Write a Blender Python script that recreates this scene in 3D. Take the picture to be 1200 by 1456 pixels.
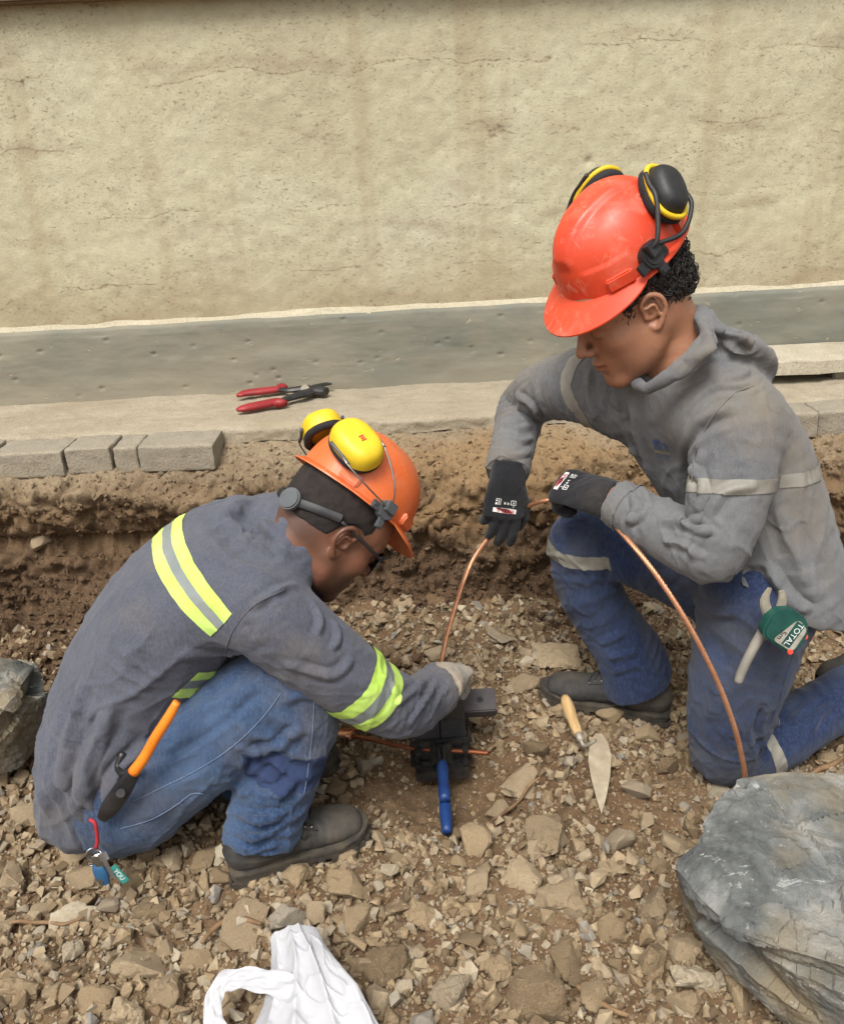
import bpy, bmesh, math, random
import numpy as np
from mathutils import Vector, Matrix, noise as mnoise
from mathutils.bvhtree import BVHTree

# ------------------------------------------------------------------ camera, sky, sun, exposure
scene = bpy.context.scene
for o in list(bpy.data.objects):
    bpy.data.objects.remove(o)
COL = scene.collection
FPX, CH, PITCH, ROLL = 1240.0, 1.30, math.radians(22.5), math.radians(2.7)
FWD = np.array([0, math.cos(PITCH), -math.sin(PITCH)])
R0 = np.array([1.0, 0, 0]); U0 = np.array([0, math.sin(PITCH), math.cos(PITCH)])
RIGHT = math.cos(ROLL) * R0 - math.sin(ROLL) * U0
UP = math.sin(ROLL) * R0 + math.cos(ROLL) * U0
CAMP = np.array([0, 0, CH])
cam_d = bpy.data.cameras.new('camera'); cam = bpy.data.objects.new('camera', cam_d); COL.objects.link(cam)
cam_d.sensor_fit = 'VERTICAL'; cam_d.sensor_height = 24.0; cam_d.lens = 24.0 * FPX / 1456.0
cam_d.clip_start = 0.05; cam_d.clip_end = 500
cam.matrix_world = Matrix(((RIGHT[0], UP[0], -FWD[0], 0), (RIGHT[1], UP[1], -FWD[1], 0), (RIGHT[2], UP[2], -FWD[2], CH), (0, 0, 0, 1)))
scene.camera = cam

SUN_ELEV, SUN_AZ = math.radians(58), math.radians(200)      # azimuth: direction the light comes from, measured from +Y clockwise
world = bpy.data.worlds.new('World'); scene.world = world; world.use_nodes = True
wn = world.node_tree.nodes; wl = world.node_tree.links
sky = wn.new('ShaderNodeTexSky'); sky.sky_type = 'NISHITA'; sky.sun_disc = False
sky.sun_elevation = SUN_ELEV; sky.sun_rotation = SUN_AZ; sky.dust_density = 5.0; sky.air_density = 1.0; sky.ozone_density = 1.0
hsv = wn.new('ShaderNodeHueSaturation'); hsv.inputs['Saturation'].default_value = 0.22
wl.new(sky.outputs[0], hsv.inputs['Color']); wl.new(hsv.outputs[0], wn['Background'].inputs['Color'])
wn['Background'].inputs['Strength'].default_value = 0.105
sun_d = bpy.data.lights.new('sun', 'SUN'); sun = bpy.data.objects.new('sun', sun_d); COL.objects.link(sun)
sun_d.energy = 1.5; sun_d.angle = math.radians(22); sun_d.color = (1.0, 0.98, 0.95)
sd = Vector((math.sin(SUN_AZ) * math.cos(SUN_ELEV), math.cos(SUN_AZ) * math.cos(SUN_ELEV), math.sin(SUN_ELEV)))
sun.rotation_euler = sd.to_track_quat('Z', 'Y').to_euler()
vs = scene.view_settings; vs.view_transform = 'Standard'; vs.look = 'None'; vs.gamma = 1.0; vs.use_curve_mapping = False
vs.exposure = 0.88
scene.render.engine = 'CYCLES'
cy = scene.cycles; cy.max_bounces = 5; cy.diffuse_bounces = 3; cy.glossy_bounces = 2; cy.transmission_bounces = 3; cy.transparent_max_bounces = 4
scene.render.resolution_x = 843; scene.render.resolution_y = 1024

# ------------------------------------------------------------------ helpers
RNG = np.random.default_rng(7)
def ray(u, v):
    d = FWD + RIGHT * ((u - 600.0) / FPX) + UP * ((728.0 - v) / FPX)
    return d
def P(u, v, Y):                      # point of the place seen at (u, v) that stands Y metres out
    d = ray(u, v); return CAMP + d * (Y / d[1])
def PZ(u, v, z=0.0):                 # the same, standing at height z
    d = ray(u, v); return CAMP + d * ((z - CH) / d[2])
def nrm(a):
    a = np.asarray(a, float); return a / (np.linalg.norm(a, axis=-1, keepdims=True) + 1e-12)
def S(r, g, b):                      # sRGB 0-255 to linear
    f = lambda c: ((c / 255.0 + 0.055) / 1.055) ** 2.4 if c > 10.3 else c / 255.0 / 12.92
    return (f(r), f(g), f(b), 1.0)

def empty(name, loc=(0, 0, 0)):
    o = bpy.data.objects.new(name, None); COL.objects.link(o); o.location = [float(c) for c in loc]; o.empty_display_size = 0.05
    return o
def tag(o, label=None, cat=None, group=None, kind=None):
    if label: o['label'] = label
    if cat: o['category'] = cat
    if group: o['group'] = group
    if kind: o['kind'] = kind
    return o
def put(name, me, mat, parent=None):
    o = bpy.data.objects.new(name, me); COL.objects.link(o)
    if mat is not None and len(me.materials) == 0: me.materials.append(mat)
    if parent is not None:
        o.parent = parent
        L = parent.location if parent.parent is None else parent.location + parent.parent.location
        if parent.rotation_euler[:] == (0, 0, 0): o.location = -L
    return o
def mesh(name, V, F, mat=None, parent=None, smooth=True):
    me = bpy.data.meshes.new(name)
    V = np.asarray(V, float)
    if isinstance(F, np.ndarray):
        n, k = F.shape
        me.vertices.add(len(V)); me.vertices.foreach_set('co', V.astype(np.float32).ravel())
        me.loops.add(n * k); me.loops.foreach_set('vertex_index', F.astype(np.int32).ravel())
        me.polygons.add(n); me.polygons.foreach_set('loop_start', np.arange(0, n * k, k, dtype=np.int32))
        me.update(calc_edges=True); me.validate()
    else:
        me.from_pydata([tuple(v) for v in V], [], [tuple(f) for f in F]); me.update()
    me.polygons.foreach_set('use_smooth', np.full(len(me.polygons), smooth, dtype=bool))
    return put(name, me, mat, parent)
def from_bm(name, bm, mat=None, parent=None, smooth=False):
    bmesh.ops.recalc_face_normals(bm, faces=bm.faces[:])
    me = bpy.data.meshes.new(name); bm.to_mesh(me); bm.free()
    me.polygons.foreach_set('use_smooth', np.full(len(me.polygons), smooth, dtype=bool))
    return put(name, me, mat, parent)
def auto_smooth(o, ang=40):
    me = o.data; bm = bmesh.new(); bm.from_mesh(me)
    lim = math.radians(ang)
    for e in bm.edges:
        e.smooth = not (len(e.link_faces) == 2 and e.calc_face_angle(0) > lim)
    for f in bm.faces: f.smooth = True
    bm.to_mesh(me); bm.free(); return o
def mverts(o):
    n = len(o.data.vertices); a = np.empty(n * 3, np.float32); o.data.vertices.foreach_get('co', a); return a.reshape(-1, 3).astype(float)
def mnormals(o):
    n = len(o.data.vertices); a = np.empty(n * 3, np.float32); o.data.vertices.foreach_get('normal', a); return a.reshape(-1, 3).astype(float)
def setverts(o, V):
    o.data.vertices.foreach_set('co', V.astype(np.float32).ravel()); o.data.update()

# numpy noise
_perm = np.random.default_rng(3).permutation(4096).astype(np.int64)
def _h(ix, iy, iz):
    return _perm[(_perm[(_perm[ix & 4095] + iy) & 4095] + iz) & 4095]
def vnoise(p, seed=0):
    p = np.asarray(p, float) + seed * 17.31
    i = np.floor(p).astype(np.int64); f = p - i; w = f * f * f * (f * (f * 6 - 15) + 10)
    x, y, z = i[..., 0], i[..., 1], i[..., 2]; wx, wy, wz = w[..., 0], w[..., 1], w[..., 2]
    r = 0
    for dx in (0, 1):
        for dy in (0, 1):
            for dz in (0, 1):
                h = _h(x + dx, y + dy, z + dz) / 2048.0 - 1.0
                r = r + h * (wx if dx else 1 - wx) * (wy if dy else 1 - wy) * (wz if dz else 1 - wz)
    return r
def fbm(p, octv=4, seed=0, gain=0.5):
    r = 0; a = 1.0; s = 1.0
    for k in range(octv):
        r = r + a * vnoise(np.asarray(p) * s, seed + k); a *= gain; s *= 2.03
    return r
def worley(p, seed=0):                # F1 and F2 distances
    p = np.asarray(p, float) + seed * 11.7
    i = np.floor(p).astype(np.int64); f = p - i
    d1 = np.full(p.shape[:-1], 9.0); d2 = d1.copy()
    for dx in (-1, 0, 1):
        for dy in (-1, 0, 1):
            for dz in (-1, 0, 1):
                h = _h(i[..., 0] + dx, i[..., 1] + dy, i[..., 2] + dz)
                q = np.stack([dx + (h & 15) / 15.0, dy + ((h >> 4) & 15) / 15.0, dz + ((h >> 8) & 15) / 15.0], -1) - f
                d = np.sqrt((q * q).sum(-1))
                n2 = np.minimum(np.maximum(d, d1), d2); d1 = np.minimum(d, d1); d2 = n2
    return d1, d2
def facet(p, seed=0, amp=1.0):
    """broken faces: every cell gets its own random tilt"""
    p = np.asarray(p, float) + seed * 11.7; i = np.floor(p).astype(np.int64); f = p - i; best = np.full(p.shape[:-1], 9.0); val = np.zeros(p.shape[:-1])
    for dx in (-1, 0, 1):
        for dy in (-1, 0, 1):
            for dz in (-1, 0, 1):
                h = _h(i[..., 0] + dx, i[..., 1] + dy, i[..., 2] + dz)
                q = f - np.stack([dx + (h & 15) / 15.0, dy + ((h >> 4) & 15) / 15.0, dz + ((h >> 8) & 15) / 15.0], -1); d = (q * q).sum(-1)
                g = _perm[(h + 77) & 4095]; w = (q[..., 0] * ((g & 15) / 7.5 - 1) + q[..., 1] * (((g >> 4) & 15) / 7.5 - 1) + q[..., 2] * (((g >> 8) & 15) / 7.5 - 1)) + 0.35 * ((g >> 3 & 31) / 15.5 - 1)
                m = d < best; best = np.where(m, d, best); val = np.where(m, w, val)
    return amp * val
def sstep(a, b, x):
    t = np.clip((x - a) / (b - a), 0, 1); return t * t * (3 - 2 * t)
def catmull(pts, n):
    pts = np.asarray(pts, float); m = len(pts)
    if m == 2: return pts[0] + (pts[1] - pts[0]) * np.linspace(0, 1, n)[:, None]
    t = np.linspace(0, m - 1, n); i = np.minimum(t.astype(int), m - 2); f = (t - i)[:, None]
    g = lambda k: pts[np.clip(k, 0, m - 1)]
    p0, p1, p2, p3 = g(i - 1), g(i), g(i + 1), g(i + 2)
    p0 = np.where((i == 0)[:, None], 2 * p1 - p2, p0); p3 = np.where((i == m - 2)[:, None], 2 * p2 - p1, p3)
    return 0.5 * (2 * p1 + (p2 - p0) * f + (2 * p0 - 5 * p1 + 4 * p2 - p3) * f ** 2 + (3 * p1 - p0 - 3 * p2 + p3) * f ** 3)
def tube_mesh(pts, rad, n=10, cap=True, flat=None):
    """swept tube: pts (m,3), rad scalar or (m,), flat=(vector, ratio) squashes the section"""
    pts = np.asarray(pts, float); m = len(pts); rad = np.broadcast_to(np.asarray(rad, float), (m,))
    T = nrm(np.gradient(pts, axis=0)); up = np.array([0, 0, 1.0])
    if abs(T[0] @ up) > 0.9: up = np.array([1.0, 0, 0])
    N = np.zeros_like(T); N[0] = nrm(up - T[0] * (up @ T[0]))
    for k in range(1, m):
        v = N[k - 1] - T[k] * (N[k - 1] @ T[k]); N[k] = nrm(v)
    B = np.cross(T, N); a = np.linspace(0, 2 * np.pi, n, endpoint=False)
    V = pts[:, None, :] + rad[:, None, None] * (np.cos(a)[None, :, None] * N[:, None, :] + np.sin(a)[None, :, None] * B[:, None, :])
    if flat is not None:
        fv, fr = nrm(flat[0]), flat[1]; off = V - pts[:, None, :]
        V = pts[:, None, :] + off - fv * ((off @ fv)[..., None]) * (1 - fr)
    V = V.reshape(-1, 3); F = []
    for k in range(m - 1):
        for j in range(n):
            j2 = (j + 1) % n; F.append((k * n + j, k * n + j2, (k + 1) * n + j2, (k + 1) * n + j))
    if cap:
        F.append(tuple(range(n - 1, -1, -1))); F.append(tuple(range((m - 1) * n, m * n)))
    return V, F
def tube(name, pts, rad, mat, parent=None, n=10, flat=None, res=None):
    if res: 
        if np.ndim(rad): rad = np.interp(np.linspace(0, 1, res), np.linspace(0, 1, len(rad)), rad)
        pts = catmull(pts, res)
    V, F = tube_mesh(pts, rad, n, True, flat); return mesh(name, V, F, mat, parent, True)
class Bag:
    """collects pieces of ONE part into one mesh"""
    def __init__(s): s.V = []; s.F = []; s.n = 0
    def add(s, V, F):
        V = np.asarray(V, float); s.V.append(V); s.F += [tuple(int(i) + s.n for i in f) for f in F]; s.n += len(V); return s
    def tube(s, pts, rad, n=8, flat=None, res=None):
        if res:
            if np.ndim(rad): rad = np.interp(np.linspace(0, 1, res), np.linspace(0, 1, len(rad)), rad)
            pts = catmull(pts, res)
        return s.add(*tube_mesh(pts, rad, n, True, flat))
    def box(s, c, ax, half):
        ax = [nrm(a) for a in ax]; c = np.asarray(c, float)
        V = [c + ax[0] * half[0] * i + ax[1] * half[1] * j + ax[2] * half[2] * k for i in (-1, 1) for j in (-1, 1) for k in (-1, 1)]
        return s.add(V, [(0, 1, 3, 2), (4, 6, 7, 5), (0, 4, 5, 1), (2, 3, 7, 6), (0, 2, 6, 4), (1, 5, 7, 3)])
    def build(s, name, mat, parent=None, smooth=True, bevel=0, seg=2, ang=35):
        o = mesh(name, np.concatenate(s.V), s.F, mat, parent, smooth)
        bm = bmesh.new(); bm.from_mesh(o.data)
        if bevel:
            ed = [e for e in bm.edges if len(e.link_faces) == 2 and e.calc_face_angle(0) > 0.5]
            bmesh.ops.bevel(bm, geom=ed, offset=bevel, segments=seg, affect='EDGES', clamp_overlap=True)
        bmesh.ops.recalc_face_normals(bm, faces=bm.faces[:])
        bm.to_mesh(o.data); bm.free()
        if smooth: auto_smooth(o, ang)
        else: o.data.polygons.foreach_set('use_smooth', np.zeros(len(o.data.polygons), bool))
        return o

# materials ----------------------------------------------------------
class NT:
    def __init__(s, name):
        s.m = bpy.data.materials.new(name); s.m.use_nodes = True; s.t = s.m.node_tree; s.n = s.t.nodes; s.l = s.t.links
        s.b = s.n['Principled BSDF']; s.tc = s.n.new('ShaderNodeTexCoord')
    def new(s, t, **kw):
        n = s.n.new(t)
        for k, v in kw.items():
            if hasattr(n, k): setattr(n, k, v)
            else: n.inputs[k.replace('_', ' ')].default_value = v
        return n
    def link(s, a, b): s.l.new(a, b)
    def coord(s, kind='Object', scale=None, rot=None):
        c = s.tc.outputs[kind]
        if scale is not None or rot is not None:
            mp = s.new('ShaderNodeMapping'); s.link(c, mp.inputs['Vector'])
            if scale is not None: mp.inputs['Scale'].default_value = scale
            if rot is not None: mp.inputs['Rotation'].default_value = rot
            c = mp.outputs[0]
        return c
    def noise(s, scale, detail=4, rough=0.55, coord=None, dist=0.0):
        n = s.new('ShaderNodeTexNoise'); n.inputs['Scale'].default_value = scale; n.inputs['Detail'].default_value = detail
        n.inputs['Roughness'].default_value = rough; n.inputs['Distortion'].default_value = dist
        s.link(coord if coord is not None else s.coord(), n.inputs['Vector']); return n.outputs['Fac']
    def voro(s, scale, feature='F1', coord=None, rand=1.0):
        n = s.new('ShaderNodeTexVoronoi'); n.feature = feature; n.inputs['Scale'].default_value = scale; n.inputs['Randomness'].default_value = rand
        s.link(coord if coord is not None else s.coord(), n.inputs['Vector']); return n.outputs['Distance']
    def ramp(s, fac, stops):
        r = s.new('ShaderNodeValToRGB'); e = r.color_ramp.elements
        while len(e) < len(stops): e.new(0.5)
        for k, (pos, c) in enumerate(stops):
            e[k].position = pos; e[k].color = c if not np.isscalar(c) else (c, c, c, 1)
        s.link(fac, r.inputs['Fac']); return r.outputs['Color']
    def mix(s, fac, a, b, mode='MIX'):
        m = s.new('ShaderNodeMix'); m.data_type = 'RGBA'; m.blend_type = mode
        for inp, v in ((m.inputs['Factor'], fac), (m.inputs['A'], a), (m.inputs['B'], b)):
            pass
        ins = [i for i in m.inputs if i.enabled]
        for inp, v in zip(ins, (fac, a, b)):
            if hasattr(v, 'is_linked') or hasattr(v, 'links'): s.link(v, inp)
            else: inp.default_value = v
        return [o for o in m.outputs if o.enabled][0]
    def math(s, op, a, b=0.0):
        m = s.new('ShaderNodeMath'); m.operation = op
        for inp, v in zip(m.inputs, (a, b)):
            if hasattr(v, 'links'): s.link(v, inp)
            else: inp.default_value = v
        return m.outputs[0]
    def bump(s, h, strength=0.5, dist=0.01, normal=None):
        b = s.new('ShaderNodeBump'); b.inputs['Strength'].default_value = strength; b.inputs['Distance'].default_value = dist
        s.link(h, b.inputs['Height'])
        if normal is not None: s.link(normal, b.inputs['Normal'])
        return b.outputs[0]
    def done(s, col=None, rough=None, normal=None, **kw):
        for k, v in (('Base Color', col), ('Roughness', rough), ('Normal', normal)):
            if v is None: continue
            if hasattr(v, 'links'): s.link(v, s.b.inputs[k])
            else: s.b.inputs[k].default_value = v
        for k, v in kw.items():
            k = k.replace('_', ' ')
            if k in s.b.inputs: s.b.inputs[k].default_value = v
        return s.m
def simple(name, c1, c2=None, scale=8, rough=0.6, bump=0.0, bscale=120, bdist=0.002, **kw):
    t = NT(name); c2 = c2 or c1
    f = t.noise(scale, 5, 0.6); col = t.ramp(f, [(0.35, c1), (0.65, c2)])
    nb = t.bump(t.noise(bscale, 4, 0.6), bump, bdist) if bump else None
    return t.done(col, rough, nb, **kw)
# ------------------------------------------------------------------ materials of the setting
def m_plaster():
    t = NT('plaster'); c = t.coord('Object')
    big = t.noise(1.3, 4, 0.6); fine = t.noise(30, 4, 0.65)
    base = t.ramp(big, [(0.3, S(174, 167, 138)), (0.5, S(186, 180, 150)), (0.7, S(192, 188, 162))])
    base = t.mix(t.ramp(fine, [(0.35, 0.0), (0.75, 0.40)]), base, S(150, 138, 112))
    base = t.mix(t.ramp(t.noise(230, 3, 0.7), [(0.46, 0.0), (0.66, 0.38)]), base, S(150, 138, 110))
    vs_ = t.noise(1.0, 3, 0.6, t.coord('Object', (6.5, 1, 0.40)))                     # run-off stains
    base = t.mix(t.ramp(vs_, [(0.55, 0.0), (0.72, 0.40)]), base, S(148, 130, 96))
    sep = t.new('ShaderNodeSeparateXYZ'); t.link(c, sep.inputs[0])
    w = t.noise(1.7, 4, 0.66, t.coord('Object', (1.0, 1, 1.6)))
    zz = t.math('ADD', sep.outputs['Z'], t.math('MULTIPLY', w, 0.35))
    base = t.mix(t.ramp(t.math('SUBTRACT', zz, 0.5), [(0.47, 0.60), (0.74, 0.0)]), base, S(146, 129, 99))     # splash zone
    def crack(freq, off, wob, width, lo, amt):
        y = t.math('ADD', t.math('MULTIPLY', sep.outputs['Z'], freq), t.math('MULTIPLY', w, wob))
        d = t.math('ABSOLUTE', t.math('SUBTRACT', t.math('FRACT', t.math('ADD', y, off)), 0.5))
        return t.math('MULTIPLY', t.ramp(d, [(0.0, 1.0), (width, 0.0)]), t.ramp(msk, [(lo, 0.0), (lo + 0.12, amt)]))
    pit = t.noise(95, 3, 0.65, t.coord('Object', (0.8, 1, 1.15)))
    msk = t.noise(3.4, 3, 0.6, t.coord('Object', (0.8, 1, 2.5)))
    ck = t.math('MULTIPLY', crack(5.0, 0.13, 1.25, 0.022, 0.44, 0.8), t.ramp(pit, [(0.40, 0.15), (0.55, 1.0)]))
    smear = crack(4.0, 0.35, 1.6, 0.20, 0.47, 0.42)
    base = t.mix(smear, base, S(138, 119, 92)); base = t.mix(ck, base, S(118, 100, 76))
    pm = t.ramp(msk, [(0.38, 0.10), (0.60, 1.0)])
    pits = t.math('MULTIPLY', t.ramp(pit, [(0.575, 0.0), (0.66, 1.0)]), pm)
    base = t.mix(t.math('MULTIPLY', pits, 0.55), base, S(108, 94, 70))
    hgt = t.math('SUBTRACT', t.math('MULTIPLY', t.noise(120, 4, 0.68), 1.0), t.math('MULTIPLY', t.ramp(pit, [(0.58, 0.0), (0.70, 1.0)]), 0.55))
    return t.done(base, 0.93, t.bump(hgt, 0.42, 0.005))
def m_plinth():
    t = NT('plinth_paint')
    n = t.noise(2.2, 6, 0.65, t.coord('Object', (1, 1, 2.2)))
    base = t.ramp(n, [(0.36, S(134, 128, 110)), (0.52, S(122, 118, 103)), (0.66, S(106, 107, 96))])
    sep = t.new('ShaderNodeSeparateXYZ'); t.link(t.coord('Object'), sep.inputs[0])
    k = t.math('ADD', t.math('MULTIPLY', sep.outputs['X'], 0.13), t.math('MULTIPLY', t.noise(4, 5, 0.6), 0.9))
    base = t.mix(t.ramp(k, [(0.45, 0.0), (0.72, 0.45)]), base, S(90, 99, 93))
    dust = t.ramp(t.math('ADD', sep.outputs['Z'], t.math('MULTIPLY', t.noise(6, 4, 0.6), 0.12)), [(0.60, 0.55), (0.74, 0.0)])
    base = t.mix(dust, base, S(142, 132, 112))
    chip = t.ramp(t.noise(38, 4, 0.6, t.coord('Object', (0.6, 1, 1))), [(0.66, 0.0), (0.71, 1.0)])
    base = t.mix(t.math('MULTIPLY', chip, 0.5), base, S(164, 152, 128))
    h = t.math('SUBTRACT', t.math('MULTIPLY', t.noise(45, 5, 0.6, t.coord('Object', (0.5, 1, 2.0))), 0.6), chip)
    return t.done(base, 0.85, t.bump(h, 0.45, 0.004))
def m_concrete(name, a, b, dirt):
    t = NT(name)
    base = t.ramp(t.noise(7, 6, 0.65), [(0.35, a), (0.65, b)])
    base = t.mix(t.ramp(t.noise(2.6, 5, 0.6), [(0.45, 0.0), (0.7, 0.6)]), base, dirt)
    base = t.mix(t.ramp(t.noise(150, 3, 0.7), [(0.47, 0.0), (0.68, 0.55)]), base, tuple(c * .55 for c in a[:3]) + (1,))
    base = t.mix(t.ramp(t.noise(16, 5, 0.72, t.coord('Object', (0.6, 1.6, 1))), [(0.55, 0.0), (0.66, 0.5)]), base, tuple(c * .62 for c in a[:3]) + (1,))
    h = t.math('ADD', t.noise(24, 5, 0.65), t.math('MULTIPLY', t.noise(160, 3, 0.7), 0.7))
    return t.done(base, 0.95, t.bump(h, 0.75, 0.006))
def m_soil():
    t = NT('soil')
    base = t.ramp(t.noise(3.0, 6, 0.65), [(0.3, S(92, 70, 47)), (0.5, S(114, 91, 64)), (0.7, S(138, 114, 84))])
    sep = t.new('ShaderNodeSeparateXYZ'); t.link(t.coord('Object'), sep.inputs[0])
    zz = t.math('ADD', sep.outputs['Z'], t.math('MULTIPLY', t.noise(3.0, 5, 0.65), 0.22))
    base = t.mix(t.ramp(zz, [(0.48, 0.0), (0.62, 0.9)]), base, S(146, 131, 106))       # grey bedding sand under the paving
    base = t.mix(t.ramp(t.noise(1.9, 4, 0.6, t.coord('Object', (0.7, 1, 2.4))), [(0.5, 0.0), (0.62, 0.6)]), base, S(140, 110, 71))
    base = t.mix(t.ramp(zz, [(0.28, 0.75), (0.50, 0.0)]), base, S(76, 56, 38))                              # moist earth lower down
    base = t.mix(t.ramp(t.noise(70, 3, 0.7), [(0.45, 0.0), (0.72, 0.5)]), base, S(88, 63, 39))
    base = t.mix(t.ramp(t.noise(180, 2, 0.6), [(0.60, 0.0), (0.74, 0.45)]), base, S(176, 152, 116))
    h = t.math('ADD', t.math('MULTIPLY', t.noise(60, 6, 0.7), 0.8), t.math('MULTIPLY', t.noise(240, 4, 0.65), 0.35))
    return t.done(base, 0.97, t.bump(h, 0.8, 0.008))
def m_ground():
    t = NT('earth')
    base = t.ramp(t.noise(2.4, 6, 0.65), [(0.3, S(84, 63, 42)), (0.5, S(102, 80, 56)), (0.7, S(126, 104, 77))])
    base = t.mix(t.ramp(t.noise(60, 4, 0.7), [(0.45, 0.0), (0.7, 0.5)]), base, S(96, 68, 42))
    base = t.mix(t.ramp(t.noise(150, 3, 0.6), [(0.57, 0.0), (0.7, 0.55)]), base, S(168, 142, 106))
    h = t.math('ADD', t.math('MULTIPLY', t.noise(70, 6, 0.7), 0.8), t.math('MULTIPLY', t.noise(260, 4, 0.65), 0.4))
    return t.done(base, 0.97, t.bump(h, 0.8, 0.007))
def m_stone(name, island=False):
    t = NT(name)
    if island:
        g = t.new('ShaderNodeNewGeometry'); rnd = g.outputs['Random Per Island']
    else:
        g = t.new('ShaderNodeObjectInfo'); rnd = g.outputs['Random']
    col = t.ramp(rnd, [(0.0, S(92, 75, 55)), (0.16, S(116, 98, 73)), (0.34, S(144, 124, 95)), (0.52, S(130, 113, 89)), (0.70, S(158, 140, 112)), (0.84, S(128, 116, 98)), (0.93, S(174, 161, 137)), (1.0, S(116, 113, 107))])
    n = t.noise(14, 6, 0.65, t.coord('Generated') if False else None)
    col = t.mix(t.ramp(n, [(0.42, 0.0), (0.70, 0.5)]), col, S(118, 95, 66))
    col = t.mix(t.ramp(t.noise(55, 5, 0.65), [(0.52, 0.0), (0.72, 0.5)]), col, S(198, 178, 142))
    h = t.math('ADD', t.noise(40, 5, 0.65), t.math('MULTIPLY', t.noise(190, 4, 0.6), 0.4))
    return t.done(col, 0.93, t.bump(h, 0.55, 0.004))
def m_slate():
    t = NT('blue_grey_rock')
    c = t.coord('Object', (1, 1, 1), (0.5, 0.35, 0.6))
    base = t.ramp(t.noise(5, 7, 0.68, c, 0.4), [(0.32, S(53, 55, 55)), (0.5, S(102, 104, 101)), (0.64, S(146, 145, 139))])
    base = t.mix(t.ramp(t.noise(3.2, 5, 0.6), [(0.46, 0.0), (0.60, 0.75)]), base, S(132, 117, 90))
    vein = t.ramp(t.noise(9, 6, 0.7, t.coord('Object', (1, 2.6, 2.0), (0.3, 0.2, 0.9)), 1.2), [(0.61, 0.0), (0.67, 0.75)])
    base = t.mix(vein, base, S(184, 184, 178))
    base = t.mix(t.ramp(t.noise(60, 4, 0.7), [(0.62, 0.0), (0.74, 0.6)]), base, S(180, 180, 172))
    base = t.mix(t.ramp(t.noise(26, 4, 0.7), [(0.6, 0.0), (0.74, 0.6)]), base, S(62, 66, 68))
    h = t.math('ADD', t.noise(16, 7, 0.7, c), t.math('MULTIPLY', t.noise(120, 4, 0.65), 0.3))
    return t.done(base, 0.9, t.bump(h, 0.9, 0.009), Specular_IOR_Level=0.25)
def m_wood(name, a, b, sc=(40, 40, 4)):
    t = NT(name)
    col = t.ramp(t.noise(1.0, 5, 0.6, t.coord('Object', sc)), [(0.35, a), (0.65, b)])
    return t.done(col, 0.8, t.bump(t.noise(1.0, 5, 0.6, t.coord('Object', tuple(3 * s for s in sc))), 0.3, 0.002))
MAT = dict(plaster=m_plaster(), plinth=m_plinth(), soil=m_soil(), ground=m_ground(), stone=m_stone('stone'), gravel=m_stone('gravel', True), slate=m_slate(),
           slab=m_concrete('slab_concrete', S(150, 139, 118), S(166, 154, 132), S(140, 124, 98)),
           paver=m_concrete('paver_concrete', S(138, 130, 114), S(156, 147, 129), S(138, 124, 101)),
           lime=m_concrete('lime_dust', S(172, 162, 138), S(184, 174, 150), S(158, 146, 120)),
           board=m_concrete('pale_board', S(170, 160, 138), S(186, 177, 156), S(152, 136, 108)),
           eave=simple('eave_wood', S(96, 74, 48), S(116, 92, 60), 6, 0.8, 0.3, 40))

# ------------------------------------------------------------------ wall of the building
WALL_Y, PAVE_Z = 3.0, 0.55
def grid_sheet(name, xs, zs, fn, mat, parent=None):
    X, Z = np.meshgrid(xs, zs); V = fn(X.ravel(), Z.ravel()); nx, nz = len(xs), len(zs)
    i = (np.arange(nz - 1)[:, None] * nx + np.arange(nx - 1)[None, :]).ravel()
    return mesh(name, V, np.stack([i, i + 1, i + 1 + nx, i + nx], 1), mat, parent, True)
def plinth_top(x): return 0.806 + 0.009 * x
wall = empty('building_wall', (0, WALL_Y, PAVE_Z))
tag(wall, 'cream plastered building wall with cracks above a grey painted plinth', 'wall')
def wall_fn(X, Z):
    p = np.stack([X, Z, 0 * X], 1); d = 0.006 * fbm(p * 2.0, 4, 1) + 0.0022 * fbm(p * 22, 3, 5)
    hole = 0.012 * np.exp(-(((X - 0.585) ** 2 + (Z - 1.245) ** 2) / 0.012 ** 2)); return np.stack([X, WALL_Y + d + hole, Z], 1)
grid_sheet('plaster', np.concatenate([np.linspace(-6, -1.7, 40), np.linspace(-1.69, 1.69, 420), np.linspace(1.7, 6, 40)]), np.concatenate([np.linspace(0.5, 1.75, 150), np.linspace(1.8, 3.2, 14)]), wall_fn, MAT['plaster'], wall)
prof = [(-0.034, 0.0), (-0.034, 0.4), (-0.033, 0.96), (-0.030, 0.985), (-0.024, 1.0)]
def plinth_fn(X, S_):
    zt = plinth_top(X); yy = np.interp(S_, [0, 0.9, 0.97, 1.0], [-0.034, -0.034, -0.031, -0.022])
    Z = 0.50 + (zt - 0.50) * S_; p = np.stack([X, Z, 0 * X], 1)
    pits = np.maximum(0, 0.16 - worley(np.stack([X * 14, Z * 20, 0 * X], 1), 4)[0]) * 0.05
    return np.stack([X, WALL_Y + yy + 0.0025 * fbm(p * np.array([6, 14, 1]), 4, 9) + pits, Z + 0.003 * vnoise(p * 12, 2) * (S_ > 0.9)], 1)
xs_p = np.concatenate([np.linspace(-6, -1.7, 40), np.linspace(-1.69, 1.69, 480), np.linspace(1.7, 6, 40)])
grid_sheet('plinth', xs_p, np.concatenate([np.linspace(0, 0.9, 60), np.linspace(0.91, 1.0, 8)]), plinth_fn, MAT['plinth'], wall)
def lime_fn(X, T):
    zt = plinth_top(X) + 0.004 * vnoise(np.stack([X * 9, 0 * X, 0 * X], 1), 3)
    return np.stack([X, WALL_Y - 0.0215 + T * 0.04, zt - 0.004 + T * 0.026 + 0.004 * np.sin(T * 3.1)], 1)
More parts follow.
